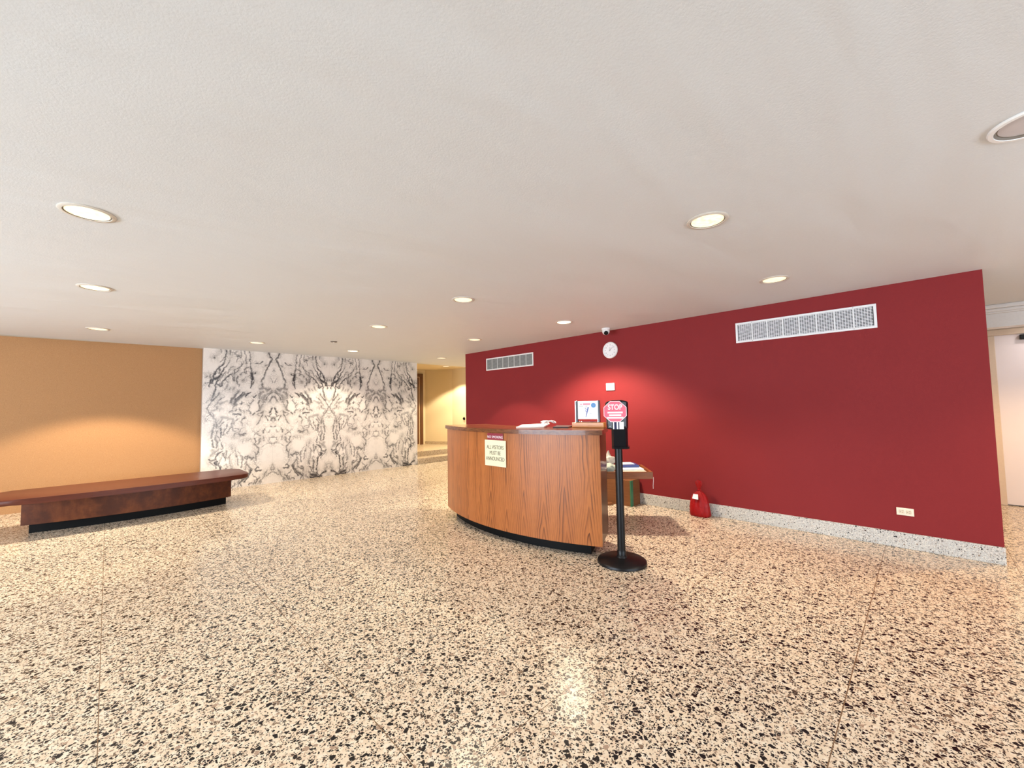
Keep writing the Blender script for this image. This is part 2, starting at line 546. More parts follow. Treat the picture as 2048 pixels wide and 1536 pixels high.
# -- marble wall: bookmatched slabs, veins traced per slab and mirrored
def make_marble():
    U0, W = 2.168, 1.0035
    S = 1.0 / 1000

    def px_u(px):      # picture column -> metres along the wall
        a, b = (px - 1024) / 814.83, 0.0
        d = CAM_R * a + CAM_F
        return d.x / d.y * MY

    def px_uz(px, py):
        a, b = (px - 1024) / 814.83, (py - 768) / 814.83
        d = CAM_R * a - CAM_U * b + CAM_F
        t = MY / d.y
        return d.x * t, 1.33 + d.z * t

    crops = {1: (540, 695, 16.384, 16.39), 2: (540, 780, 16.384, 16.39), 3: (540, 870, 16.17, 16.17),
             4: (400, 690, 13.653, 13.653), 5: (400, 785, 13.653, 13.653), 6: (400, 880, 13.653, 13.653)}
    # crop, half width (mm), darkness, points
    ST = [
        (1, 9, .8, (335, 180), (300, 260), (235, 340), (190, 390), (240, 480), (280, 570), (330, 680), (400, 800), (430, 940), (470, 1050), (500, 1130)),
        (1, 14, .7, (200, 400), (250, 520), (320, 620)),
        (1, 16, .5, (400, 850), (420, 960), (490, 1090), (520, 1150)),
        (1, 7, .8, (470, 505), (540, 545), (610, 585), (700, 585)),
        (1, 7, .6, (330, 565), (390, 590), (420, 630)),
        (1, 34, .95, (800, 890), (790, 980), (780, 1080)),
        (1, 14, .9, (690, 880), (740, 900), (830, 890)),
        (1, 10, .8, (740, 1130), (770, 1250)), (1, 12, .85, (800, 1140), (815, 1250), (830, 1360)),
        (1, 7, .6, (850, 980), (900, 1000)), (1, 5, .5, (960, 1000), (1000, 1110), (1060, 1180)),
        (1, 8, .7, (890, 200), (880, 300), (870, 420), (850, 600), (830, 760), (810, 880)),
        (1, 10, .6, (1020, 210), (1010, 320), (975, 430), (990, 540), (960, 620)),
        (1, 8, .75, (900, 710), (960, 760), (1000, 820), (1020, 890), (970, 910), (940, 850)),
        (1, 8, .6, (1000, 880), (1070, 900), (1110, 960)),
        (1, 8, .7, (1050, 570), (1090, 680), (1140, 750), (1220, 795), (1270, 830), (1280, 920), (1300, 1010)),
        (1, 7, .75, (1120, 395), (1160, 425), (1240, 425)), (1, 10, .6, (1395, 280), (1400, 380)),
        (1, 5, .5, (1250, 380), (1310, 340)),
        (1, 8, .6, (1400, 560), (1450, 680), (1490, 760)), (1, 6, .7, (1540, 500), (1600, 600), (1650, 660)),
        (1, 10, .85, (1480, 740), (1540, 820), (1600, 910), (1640, 990), (1660, 1080)),
        (1, 20, .9, (1630, 1000), (1680, 1090), (1760, 1130)), (1, 12, .9, (1760, 1120), (1850, 1150), (1880, 1250), (1890, 1350)),
        (1, 10, .85, (1670, 1100), (1720, 1220), (1740, 1330), (1745, 1470)),
        (1, 8, .8, (1330, 920), (1400, 990), (1460, 1060), (1520, 1150), (1590, 1200)),
        (1, 9, .75, (1190, 1010), (1215, 1090), (1220, 1180), (1180, 1260)), (1, 14, .6, (1290, 1060), (1280, 1160)),
        (1, 8, .7, (1500, 900), (1560, 970), (1600, 1060)), (1, 10, .8, (1590, 1200), (1570, 1300), (1640, 1330), (1700, 1280)),
        (1, 14, .7, (1640, 1250), (1640, 1280)), (1, 7, .75, (2040, 1060), (2030, 1200), (2010, 1350)),
        (1, 7, .5, (40, 1000), (90, 1140)), (1, 6, .5, (150, 740), (170, 800)),
        (1, 14, .65, (490, 1200), (500, 1270), (470, 1310)), (1, 22, .5, (240, 1370), (330, 1400), (420, 1350), (540, 1370)),
        (1, 10, .5, (1270, 1370), (1290, 1420)), (1, 9, .5, (1380, 1360), (1400, 1420)),
        (2, 26, .42, (180, 60), (330, 150), (450, 240), (420, 380)), (2, 22, .38, (450, 60), (560, 120), (540, 260)),
        (2, 8, .7, (150, 90), (230, 130), (290, 180), (340, 260), (350, 330)), (2, 10, .6, (140, 220), (190, 280), (240, 360)),
        (2, 16, .8, (0, 740), (40, 680), (75, 590)), (2, 9, .8, (0, 850), (30, 780)),
        (2, 18, .6, (90, 900), (150, 960), (160, 1000)), (2, 9, .6, (190, 870), (280, 830)), (2, 8, .7, (350, 830), (300, 930), (280, 990)),
        (2, 14, .65, (560, 340), (580, 430), (540, 540), (560, 640), (620, 680)), (2, 12, .5, (440, 450), (500, 560), (520, 650)),
        (2, 8, .6, (420, 690), (450, 800), (520, 920), (560, 1030), (620, 1110)),
        (2, 14, .85, (840, 100), (930, 130), (960, 180), (950, 230)), (2, 14, .85, (690, 200), (740, 240)),
        (2, 30, .72, (1000, 150), (1080, 210), (1160, 290), (1230, 350), (1250, 440)), (2, 12, .9, (1040, 110), (1120, 210), (1260, 320)),
        (2, 12, .8, (1050, 400), (1070, 450)), (2, 8, .6, (1190, 460), (1270, 500), (1290, 570)),
        (2, 10, .6, (740, 320), (790, 420), (830, 460), (860, 400)), (2, 7, .55, (860, 490), (830, 560), (870, 620), (950, 660)),
        (2, 9, .6, (1190, 590), (1220, 640)), (2, 14, .75, (1080, 780), (1150, 740), (1270, 740)), (2, 9, .6, (1170, 790), (1200, 820)),
        (2, 14, .7, (680, 720), (740, 770)), (2, 9, .5, (460, 730), (560, 760), (620, 770)), (2, 10, .5, (560, 830), (600, 800)),
        (2, 12, .65, (950, 850), (1020, 880), (1060, 930)), (2, 7, .5, (1010, 1100), (1030, 1000), (1090, 960)),
        (2, 6, .5, (990, 690), (1020, 650)), (2, 12, .5, (1160, 880), (1200, 950)), (2, 8, .5, (1300, 960), (1310, 1040), (1350, 1110)),
        (2, 7, .5, (1400, 870), (1440, 920)), (2, 7, .55, (1540, 880), (1590, 940), (1620, 1000)),
        (2, 6, .8, (1745, 30), (1760, 120), (1800, 200)), (2, 5, .45, (1800, 200), (1870, 310), (1955, 410)),
        (2, 9, .75, (1590, 270), (1640, 340)), (2, 5, .5, (1540, 190), (1520, 250), (1580, 270)), (2, 5, .45, (1660, 350), (1700, 450), (1760, 500)),
        (2, 5, .5, (1800, 600), (1860, 700), (1920, 780)), (2, 9, .5, (1790, 680), (1750, 800)), (2, 6, .5, (1600, 610), (1620, 650)),
        (2, 6, .5, (1640, 890), (1680, 1000), (1640, 1090)), (2, 10, .8, (1580, 1120), (1575, 1200), (1580, 1370)),
        (2, 8, .6, (1670, 1180), (1680, 1300), (1620, 1400), (1600, 1470)), (2, 14, .6, (930, 1340), (1000, 1370), (1060, 1380), (1120, 1340)),
        (2, 6, .5, (1020, 1170), (1080, 1220), (1180, 1240), (1250, 1240)), (2, 10, .65, (360, 1220), (370, 1290), (410, 1360)),
        (2, 7, .5, (200, 1280), (240, 1370)), (2, 12, .6, (30, 1210), (70, 1220)), (2, 9, .5, (560, 1300), (630, 1350), (690, 1280)),
        (2, 8, .55, (500, 1450), (560, 1390), (640, 1370), (700, 1430)), (2, 7, .45, (860, 1060), (900, 1010)),
        (3, 6, .5, (0, 215), (60, 280), (140, 285), (190, 250), (270, 245), (340, 270), (430, 350)), (3, 5, .5, (190, 250), (250, 180)),
        (3, 10, .6, (90, 80), (120, 60), (230, 90), (220, 150)), (3, 8, .5, (390, 20), (385, 130)), (3, 14, .45, (500, 60), (520, 170), (560, 230)),
        (3, 11, .6, (650, 40), (630, 130), (650, 200), (600, 280), (550, 360), (520, 430), (560, 510), (590, 560)),
        (3, 8, .55, (630, 470), (600, 550), (600, 640), (590, 730)), (3, 5, .45, (640, 730), (600, 860), (560, 920)),
        (3, 12, .6, (660, 620), (720, 660), (790, 580)), (3, 9, .6, (700, 660), (740, 690)), (3, 9, .7, (830, 560), (840, 620), (870, 640), (920, 600), (910, 555), (840, 555)),
        (3, 7, .6, (870, 650), (890, 740), (910, 790)), (3, 10, .55, (830, 800), (780, 880), (740, 960)), (3, 7, .5, (880, 700), (850, 800), (890, 930)),
        (3, 14, .75, (510, 990), (550, 940), (620, 1000), (560, 1060), (440, 1050)),
        (3, 22, .72, (740, 960), (760, 1040), (830, 1110), (880, 1200), (980, 1250), (1040, 1310)), (3, 12, .8, (720, 1000), (790, 1130), (850, 1240), (930, 1300)),
        (3, 12, .75, (1040, 1310), (1000, 1370), (985, 1430)), (3, 8, .6, (1050, 1330), (1080, 1420)),
        (3, 16, .65, (880, 1010), (950, 1050), (1020, 1090), (1080, 1080), (1090, 1030), (1010, 1010)), (3, 9, .6, (1080, 1090), (1070, 1180)),
        (3, 6, .5, (0, 1100), (50, 1010), (80, 960), (120, 1010)), (3, 8, .5, (60, 1130), (130, 1100)),
        (3, 10, .5, (100, 1190), (200, 1210), (280, 1270)), (3, 10, .5, (250, 1120), (330, 1230), (400, 1340), (470, 1420)), (3, 8, .5, (300, 1200), (380, 1300), (430, 1400), (450, 1460)),
        (3, 12, .75, (480, 1280), (540, 1300), (560, 1370), (600, 1440)), (3, 8, .6, (560, 1260), (640, 1190), (690, 1130)), (3, 8, .6, (620, 1330), (660, 1440)),
        (3, 8, .8, (710, 1385), (770, 1395), (790, 1430)), (3, 8, .5, (470, 1400), (520, 1450)),
        (3, 10, .5, (1040, 480), (1020, 510), (960, 560)), (3, 9, .55, (1180, 340), (1170, 300)), (3, 6, .45, (1110, 370), (1050, 430)), (3, 5, .45, (1230, 370), (1290, 420)),
        (3, 6, .55, (1350, 480), (1350, 540)), (3, 8, .45, (1310, 420), (1320, 560), (1300, 700), (1270, 770)), (3, 16, .6, (1240, 830), (1230, 890), (1260, 940)),
        (3, 6, .5, (1440, 360), (1490, 430), (1560, 560), (1590, 620)), (3, 8, .85, (1540, 50), (1510, 130), (1500, 200), (1530, 240)),
        (3, 9, .8, (1500, 310), (1570, 340), (1640, 400), (1670, 460), (1650, 540), (1640, 620), (1590, 680)), (3, 12, .85, (1630, 570), (1690, 580), (1650, 650)),
        (3, 10, .8, (1580, 600), (1590, 650)), (3, 10, .45, (1640, 260), (1680, 340)),
        (3, 9, .85, (1590, 690), (1540, 760), (1525, 860), (1530, 940), (1515, 1010), (1510, 1100), (1520, 1200), (1560, 1270), (1610, 1310)),
        (3, 12, .85, (1610, 1310), (1680, 1250), (1740, 1200), (1810, 1170)), (3, 14, .7, (1410, 800), (1415, 920), (1400, 1060), (1400, 1190)),
        (3, 46, .8, (1330, 1290), (1430, 1290), (1500, 1300)), (3, 26, .85, (1300, 1370), (1450, 1360), (1600, 1330), (1680, 1330)), (3, 10, .7, (1280, 1020), (1330, 1050)),
        (3, 9, .6, (1330, 1080), (1340, 1200)), (3, 10, .6, (1230, 1150), (1290, 1230), (1290, 1340)), (3, 9, .6, (1150, 1290), (1160, 1350)), (3, 9, .7, (1200, 1340), (1240, 1410)),
        (3, 8, .5, (1050, 1230), (1100, 1330)), (3, 6, .6, (1890, 1290), (1915, 1320)), (3, 6, .45, (1830, 950), (1830, 1050), (1790, 1130)), (3, 7, .5, (1910, 920), (1950, 940)),
        (3, 5, .45, (980, 70), (975, 150)), (3, 5, .4, (760, 50), (860, 90)), (3, 8, .45, (990, 590), (1000, 640)),
        # left slab, its extra markings near the outer edge (u about 0.6..1)
        (4, 10, .75, (720, 130), (730, 220), (690, 330), (680, 420), (640, 510)), (4, 15, .85, (620, 530), (560, 590), (480, 660), (430, 740), (390, 820), (350, 930), (320, 1040)),
        (4, 12, .7, (540, 650), (540, 730), (510, 780)), (4, 14, .6, (290, 810), (290, 920)), (4, 7, .7, (160, 880), (200, 850)), (4, 8, .7, (160, 1050), (300, 1020)),
        (4, 9, .6, (400, 340), (420, 370)), (4, 7, .5, (570, 110), (570, 200)), (4, 6, .5, (880, 190), (950, 220), (1020, 190)), (4, 8, .55, (1040, 250), (1040, 360), (1010, 470)),
        (4, 12, .5, (1120, 130), (1140, 260), (1120, 350)), (4, 8, .5, (1130, 470), (1140, 570)), (4, 16, .45, (580, 830), (600, 880), (520, 930)), (4, 7, .5, (680, 750), (700, 850), (700, 950), (760, 1010)),
        (4, 7, .55, (760, 760), (840, 620), (920, 580), (960, 590)), (4, 7, .65, (850, 800), (980, 760), (1060, 690), (1080, 630)), (4, 7, .65, (860, 810), (890, 900), (915, 980)),
        (4, 8, .5, (770, 1060), (720, 1160), (670, 1220)), (4, 7, .6, (1190, 930), (1150, 980)), (4, 9, .6, (1070, 1080), (1070, 1140)),
        (4, 8, .7, (370, 1250), (370, 1340)), (4, 10, .65, (540, 1290), (490, 1350)), (4, 26, .6, (1060, 1260), (1010, 1320), (960, 1365)),
        (5, 24, .7, (1010, 30), (930, 120), (860, 190), (850, 280)), (5, 9, .7, (375, 20), (360, 130), (310, 220)), (5, 10, .65, (520, 40), (470, 110), (400, 170), (300, 280), (230, 370), (200, 450), (240, 540), (300, 630)),
        (5, 20, .45, (320, 640), (420, 740), (440, 830)), (5, 16, .4, (470, 280), (560, 300), (640, 270), (740, 230)), (5, 14, .4, (470, 400), (480, 450), (350, 500)),
        (5, 14, .6, (880, 490), (800, 520)), (5, 16, .6, (1330, 470), (1380, 560)), (5, 8, .6, (1100, 300), (1200, 280)), (5, 8, .6, (1060, 420), (1130, 510)),
        (5, 24, .4, (600, 690), (760, 700), (880, 720), (930, 820), (880, 920)), (5, 8, .65, (870, 950), (780, 1030), (740, 1130)), (5, 8, .6, (880, 960), (920, 1040)),
        (5, 10, .6, (480, 880), (450, 960)), (5, 12, .55, (390, 880), (370, 1000), (340, 1120), (300, 1250)), (5, 8, .65, (650, 820), (600, 850), (530, 930)), (5, 9, .65, (740, 880), (720, 980), (670, 1030), (620, 1160)),
        (5, 7, .65, (940, 990), (1060, 990)), (5, 8, .6, (920, 1180), (960, 1110), (1080, 1080), (1110, 1040)), (5, 10, .6, (410, 1180), (420, 1300), (470, 1350)), (5, 9, .5, (140, 700), (160, 780)), (5, 6, .5, (200, 740), (310, 770)),
        (6, 14, .7, (330, 0), (350, 130), (370, 210)), (6, 10, .7, (480, 40), (475, 130), (460, 210)), (6, 26, .42, (330, 270), (370, 330), (310, 430)), (6, 9, .65, (510, 250), (470, 310)),
        (6, 10, .65, (490, 360), (430, 450), (400, 540)), (6, 8, .6, (410, 610), (450, 690), (530, 710)), (6, 14, .65, (540, 700), (570, 750)), (6, 10, .7, (630, 370), (680, 490), (700, 580)),
        (6, 9, .6, (730, 300), (710, 400), (710, 500)), (6, 12, .7, (240, 540), (300, 560), (370, 560)), (6, 9, .65, (270, 590), (350, 680), (420, 720), (440, 780)), (6, 7, .5, (660, 700), (730, 650), (770, 740)),
        (6, 7, .5, (870, 190), (870, 240)), (6, 7, .55, (970, 290), (990, 400), (1010, 480), (1030, 580), (1040, 690)), (6, 12, .6, (1150, 440), (1160, 560), (1140, 650), (1130, 750)),
    ]
    N_u = 190; N_z = 440
    H = CEIL
    us = np.linspace(0, W * 1.035, N_u); zs = np.linspace(0, H, N_z)
    UU, ZZ = np.meshgrid(us, zs)
    # wobble the tracing a little so the edges look mineral
    rng = np.random.RandomState(7)

    def vnoise(x, y, seed):
        r = np.random.RandomState(seed)
        g = r.rand(256, 256)
        xi = np.floor(x).astype(int); yi = np.floor(y).astype(int)
        fx = x - xi; fy = y - yi
        fx = fx * fx * (3 - 2 * fx); fy = fy * fy * (3 - 2 * fy)
        a = g[yi % 256, xi % 256]; b = g[yi % 256, (xi + 1) % 256]
        c = g[(yi + 1) % 256, xi % 256]; d = g[(yi + 1) % 256, (xi + 1) % 256]
        return (a * (1 - fx) + b * fx) * (1 - fy) + (c * (1 - fx) + d * fx) * fy

    wu = UU + 0.020 * (vnoise(UU * 26, ZZ * 26, 1) - .5) + 0.010 * (vnoise(UU * 70, ZZ * 70, 2) - .5)
    wz = ZZ + 0.020 * (vnoise(UU * 26, ZZ * 26, 3) - .5) + 0.010 * (vnoise(UU * 70, ZZ * 70, 4) - .5)
    thick = 0.55 + 0.9 * vnoise(UU * 40, ZZ * 40, 5)
    A = np.zeros_like(UU); Dn = np.zeros_like(UU)
    for st in ST:
        ci, hw, dk = st[0], st[1], st[2]
        ox, oy, sx, sy = crops[ci]
        pts = []
        for (X, Y) in st[3:]:
            x, z = px_uz(ox + X / sx, oy + Y / sy)
            pts.append((abs(x - U0), z))
        h = hw * S * 1.05
        for (a, b) in zip(pts, pts[1:]):
            ax, az = a; bx, bz = b
            dx, dz = bx - ax, bz - az
            L2 = dx * dx + dz * dz + 1e-9
            u0, u1 = min(ax, bx) - .08, max(ax, bx) + .08
            z0, z1 = min(az, bz) - .08, max(az, bz) + .08
            iu = slice(max(0, int(u0 / us[1])), max(0, int(u1 / us[1])) + 2)
            iz = slice(max(0, int(z0 / zs[1])), max(0, int(z1 / zs[1])) + 2)
            pu, pz = wu[iz, iu], wz[iz, iu]
            if pu.size == 0: continue
            tt = np.clip(((pu - ax) * dx + (pz - az) * dz) / L2, 0, 1)
            d = np.hypot(pu - ax - tt * dx, pz - az - tt * dz)
            hh = h * thick[iz, iu]
            mk = dk * np.clip(1.25 - d / (hh + .0015), 0, 1)
            A[iz, iu] = np.maximum(A[iz, iu], np.clip(mk, 0, dk))
            Dn[iz, iu] = np.maximum(Dn[iz, iu], np.clip(1 - d / .085, 0, 1))
    # build full wall grid from mirrored slabs
    nx = int((MX1 - MX0) / 0.0065); nz = N_z
    xs = np.linspace(MX0, MX1, nx)
    tri = np.abs(((xs - U0) / W + 1) % 2 - 1)       # 0 at U0, 1 at U0+W, 0 ...
    uu = tri * W
    uu = np.where(xs < U0 - W, U0 - xs, uu)
    uu = np.where(xs > U0 + 3 * W, xs - U0 - 2 * W, uu)
    fi = np.clip(uu / us[1], 0, N_u - 1.001); i0 = fi.astype(int); fr = fi - i0
    GA = A[:, i0] * (1 - fr) + A[:, i0 + 1] * fr
    GD = Dn[:, i0] * (1 - fr) + Dn[:, i0 + 1] * fr
    X, Z = np.meshgrid(xs, zs)
    nv = nx * nz
    co = np.empty((nv, 3)); co[:, 0] = X.ravel(); co[:, 1] = MY; co[:, 2] = Z.ravel()
    ii = np.arange(nv).reshape(nz, nx)
    quads = np.stack([ii[:-1, :-1], ii[:-1, 1:], ii[1:, 1:], ii[1:, :-1]], -1).reshape(-1, 4)
    # slab thickness behind the face
    bx = [(MX0, MY), (MX1, MY), (MX1, MY + .12), (MX0, MY + .12)]
    extra = np.array([(x, y, z) for z in (0.0, H) for (x, y) in bx])
    co = np.vstack([co, extra])
    e = nv
    eq = np.array([[e + 0, e + 3, e + 7, e + 4], [e + 1, e + 5, e + 6, e + 2], [e + 2, e + 6, e + 7, e + 3], [e + 4, e + 7, e + 6, e + 5], [e, e + 1, e + 2, e + 3]])
    quads = np.vstack([quads, eq])
    me = bpy.data.meshes.new('wall_back')
    me.vertices.add(len(co)); me.vertices.foreach_set('co', co.ravel())
    me.loops.add(quads.size); me.loops.foreach_set('vertex_index', quads.ravel().astype(np.int32))
    me.polygons.add(len(quads))
    me.polygons.foreach_set('loop_start', (np.arange(len(quads)) * 4).astype(np.int32))
    me.update(calc_edges=True)
    att = me.color_attributes.new('veins', 'FLOAT_COLOR', 'POINT')
    colr = np.zeros((len(co), 4)); colr[:, 3] = 1
    colr[:nv, 0] = GA.ravel(); colr[:nv, 1] = GD.ravel()
    att.data.foreach_set('color', colr.ravel())
    uvl = me.uv_layers.new(name='UVMap')
    UVv = np.zeros((len(co), 2)); UVv[:nv, 0] = np.tile(uu, nz); UVv[:nv, 1] = Z.ravel()
    uvl.data.foreach_set('uv', UVv[quads.ravel()].ravel())
    me.validate()
    t = NT('bookmatched_marble')
    at = t.n('ShaderNodeVertexColor', layer_name='veins')
    sp = t.n('ShaderNodeSeparateColor'); t.l(at.outputs[0], sp.inputs[0])
    uv = t.uv()
    wob = t.noise(uv, 9, 4, 0.6)
    wv = t.n('ShaderNodeVectorMath', operation='SCALE'); wv.inputs[3].default_value = 0.10
    t.l(wob.outputs['Color'], wv.inputs[0])
    ad = t.n('ShaderNodeVectorMath', operation='ADD'); t.l(uv, ad.inputs[0]); t.l(wv.outputs[0], ad.inputs[1])
    fine = None
    for sc, w, amp in ((11, .06, .80), (27, .12, .66)):
        v = t.n('ShaderNodeTexVoronoi', feature='DISTANCE_TO_EDGE'); v.inputs['Scale'].default_value = sc
        t.l(t.mapping(ad.outputs[0], scale=(1.3, .8, 1)), v.inputs['Vector'])
        k = t.ramp(v.outputs['Distance'], [(0.0, (1, 1, 1)), (w, (0, 0, 0))])
        pt = t.noise(uv, 5.5, 2)
        k = t.math('MULTIPLY', k, t.math('MULTIPLY', t.ramp(pt.outputs[0], [(0.36, (0, 0, 0)), (0.54, (1, 1, 1))]), amp))
        fine = k if fine is None else t.math('MAXIMUM', fine, k)
    fine = t.math('MULTIPLY', fine, t.math('MULTIPLY_ADD', sp.outputs[1], 0.85, 0.18))
    # grey clouding
    cl = t.noise(t.mapping(uv, scale=(3.4, 1.5, 1), loc=(.3, .2, 0)), 1.5, 4, 0.6, 0.6)
    clm = t.math('MULTIPLY', t.ramp(cl.outputs[0], [(0.46, (0, 0, 0)), (0.64, (1, 1, 1))]), t.math('MULTIPLY', sp.outputs[1], 0.62))
    c = t.mix(cl.outputs[0], (.80, .755, .70, 1), (.76, .71, .655, 1))
    c = t.mix(clm, c, (.36, .34, .315, 1))
    c = t.mix(fine, c, (.22, .195, .17, 1))
    c = t.mix(t.math('MULTIPLY', sp.outputs[0], 1.2, clamp=True), c, (.050, .046, .048, 1))
    sx = t.n('ShaderNodeSeparateXYZ'); t.l(t.pos(), sx.inputs[0])
    seam = None
    for k in range(0, 4):
        d = t.math('LESS_THAN', t.math('ABSOLUTE', t.math('SUBTRACT', sx.outputs[0], U0 + k * W)), 0.0016)
        seam = d if seam is None else t.math('MAXIMUM', seam, d)
    c = t.mix(t.math('MULTIPLY', seam, .35), c, (.35, .31, .27, 1))
    t.base(c, 0.22, 0, 0.5)
    me.materials.append(t.mat)
    o = bpy.data.objects.new('wall_back', me); COL.objects.link(o)
    return struct(o)


make_marble()

# hall beyond: step, landing, walls, door
HB = 0.255
st = tag(MB().box((MX1 + .002, 8.45, 0.0), (7.6, 8.80, 0.13), 0.006).build('terrazzo_step', M['step']),
         'lower terrazzo step rising from the lobby floor right of the marble wall', 'step')
struct(MB().box((MX1 + .002, 8.7801, 0.0), (8.1, 10.7, HB), 0.005).build('floor_hall', M['step']))
struct(MB().box((5.0, 10.45, 0), (6.7, 10.6, 2.44)).build('wall_hall_back', M['cream']))
wb = MB().prism([(6.70, 10.45), (7.10, 9.65), (7.30, 9.65), (6.9, 10.6)], 0, 2.44)
struct(wb.build('wall_hall_corner', M['cream']))
struct(MB().prism([(7.10, 9.65), (7.17, 8.55), (7.4, 8.55), (7.3, 9.65)], 0, 2.44).build('wall_hall_right', M['cream']))
# baseboard strips in the hall
bbh = MB().prism([(6.685, 10.44), (7.088, 9.645), (7.10, 9.65), (6.70, 10.45)], HB, HB + .085)
struct(bbh.build('baseboard_hall', M['step']))
bbh = MB().prism([(7.088, 9.65), (7.156, 8.55), (7.17, 8.55), (7.10, 9.65)], HB, HB + .085)
struct(bbh.build('baseboard_hall_right', M['step']))
# side wall of hall behind marble
struct(MB().box((MX1 - .16, MY + .12, 0), (MX1, 10.45, 2.44)).build('wall_hall_left', M['cream']))
# hall door in the back wall, only its right jamb shows past the marble
fr = MB(); fr.box((6.50, 10.40, HB), (6.60, 10.46, 2.2399), .006).box((5.62, 10.40, 2.24), (6.60, 10.46, 2.33), .006).box((5.62, 10.40, HB), (5.70, 10.46, 2.2399), .006)
door1 = struct(fr.build('door_1', M['darkwood']))
MB().box((5.70, 10.425, HB), (6.50, 10.455, 2.24)).build('door_leaf', M['brass'], door1)
MB().box((6.40, 10.415, HB + .02), (6.47, 10.428, 2.22)).build('door_stile', M['darkwood'], door1)
MB().lathe([(.0, -.03), (.02, -.03), (.024, -.015), (.024, 0)], seg=16, xf=frame((6.32, 10.425, 1.25), (0, -1)) and (lambda v: Vector((6.32 + v.x, 10.415 + v.z, 1.25 + v.y)))).build('door_handle', M['brass'], door1)

# wall continuing behind the red wall, and the recess with the pale door on the far right
struct(MB().prism([(7.17, 8.55), (7.25, -.30), (7.45, -.30), (7.4, 8.55)], 0, CEIL).build('wall_far_right', M['pinkish']))
struct(MB().box((7.25, -4.2, 0), (7.45, -1.75, CEIL)).build('wall_far_right_front', M['pinkish']))
struct(MB().box((7.25, -1.75, 2.145), (7.45, -.30, CEIL)).build('wall_far_right_header', M['white']))
cr = MB()
cr.box((7.205, -4.1, 2.300), (7.252, -.1, 2.318), .003).box((7.19, -4.1, 2.318), (7.252, -.1, 2.352), .008).box((7.16, -4.1, 2.352), (7.252, -.1, 2.3965), .008)
struct(cr.build('trim_1', M['white']))
struct(MB().box((7.45, -.34, 0), (8.1, -.30, CEIL)).build('wall_recess_left', M['pinkish']))
struct(MB().box((7.45, -1.79, 0), (8.1, -1.75, CEIL)).build('wall_recess_right', M['pinkish']))
struct(MB().box((8.0, -1.75, 0), (8.12, -.34, CEIL)).build('wall_recess_back', M['pinkish']))
fr = MB()
fr.box((7.93, -.66, 0), (8.0, -.575, 2.1149), .006).box((7.93, -1.68, 0), (8.0, -1.60, 2.1149), .006).box((7.93, -1.68, 2.115), (8.0, -.575, 2.19), .006)
door2 = struct(fr.build('door_2', M['casing']))
MB().box((7.955, -1.60, .012), (7.985, -.66, 2.115), .003).build('door_leaf', M['doorpink'], door2)
MB().box((7.90, -1.25, 2.04), (7.955, -.86, 2.10), .006).build('door_closer', M['blackmetal'], door2)
MB().lathe([(.0, -.06), (.026, -.055), (.03, -.03), (.014, -.02), (.014, 0)], seg=20, xf=lambda v: Vector((7.955 + v.z, -1.52 + v.x, 1.0 + v.y))).build('door_handle', M['silver'], door2)

# window walls behind and to the left of the camera (outside the frame, they bring the daylight)
def window_wall(name, horizontal, pos, a0, a1, wa0, wa1, z0, z1, nw, widx):
    def bxf(lo, hi):
        if horizontal: return (lo[0], pos - .15, lo[1]), (hi[0], pos, hi[1])
        return (pos - .15, lo[0], lo[1]), (pos, hi[0], hi[1])
    mb = MB()
    for lo, hi in (((a0, 0), (wa0, CEIL)), ((wa1, 0), (a1, CEIL)), ((wa0, 0), (wa1, z0)), ((wa0, z1), (wa1, CEIL))):
        mb.box(*bxf(lo, hi))
    struct(mb.build(name, M['pinkish']))
    fm = MB(); s = .05
    def fb(lo, hi):
        if horizontal: fm.box((lo[0], pos - .11, lo[1]), (hi[0], pos - .05, hi[1]))
        else: fm.box((pos - .11, lo[0], lo[1]), (pos - .05, hi[0], hi[1]))
    fb((wa0, z0), (wa1, z0 + s)); fb((wa0, z1 - s), (wa1, z1))
    for k in range(nw + 1):
        x = wa0 + (wa1 - wa0 - s) * k / nw
        fb((x, z0 + s), (x + s, z1 - s))
    w = struct(fm.build('window_%d' % widx, M['white']))
    return w


window_wall('wall_rear', True, -4.2, -5.2, 7.45, -1.8, 4.2, .35, 2.25, 4, 1)
window_wall('wall_left', False, -5.2, -4.2, 8.99, .3, 6.9, .35, 2.25, 4, 2)

# ------------------------------------------------------------------ downlights
SPOTS = []


def downlight_parts(root, lens_mat, on=True):
    x, y, z = root.location
    MB().lathe([(.092, z), (.112, z), (.113, z - .003), (.108, z - .007), (.094, z - .008), (.092, z)], x, y, 40, cap=False).build('trim_ring', M['lampmetal'], root)
    MB().lathe([(.086, z - .0005), (.0935, z - .0055), (.0935, z - .001)], x, y, 40, cap=False).build('baffle', M['lampgap'], root)
    MB().lathe([(.001, z - .0045), (.05, z - .0043), (.087, z - .0040), (.087, z - .001)], x, y, 40, cap=False).build('lens', lens_mat, root)


def spot(x, y, z, power, size, blend, col=WARM, tilt=(0, 0), rad=.05):
    l = bpy.data.lights.new('downlight_beam', 'SPOT')
    l.energy = power; l.spot_size = R(size); l.spot_blend = blend; l.color = col; l.shadow_soft_size = rad
    o = bpy.data.objects.new('downlight_beam', l); COL.objects.link(o)
    o.location = (x, y, z - .03); o.rotation_euler = (tilt[0], tilt[1], 0)
    return o


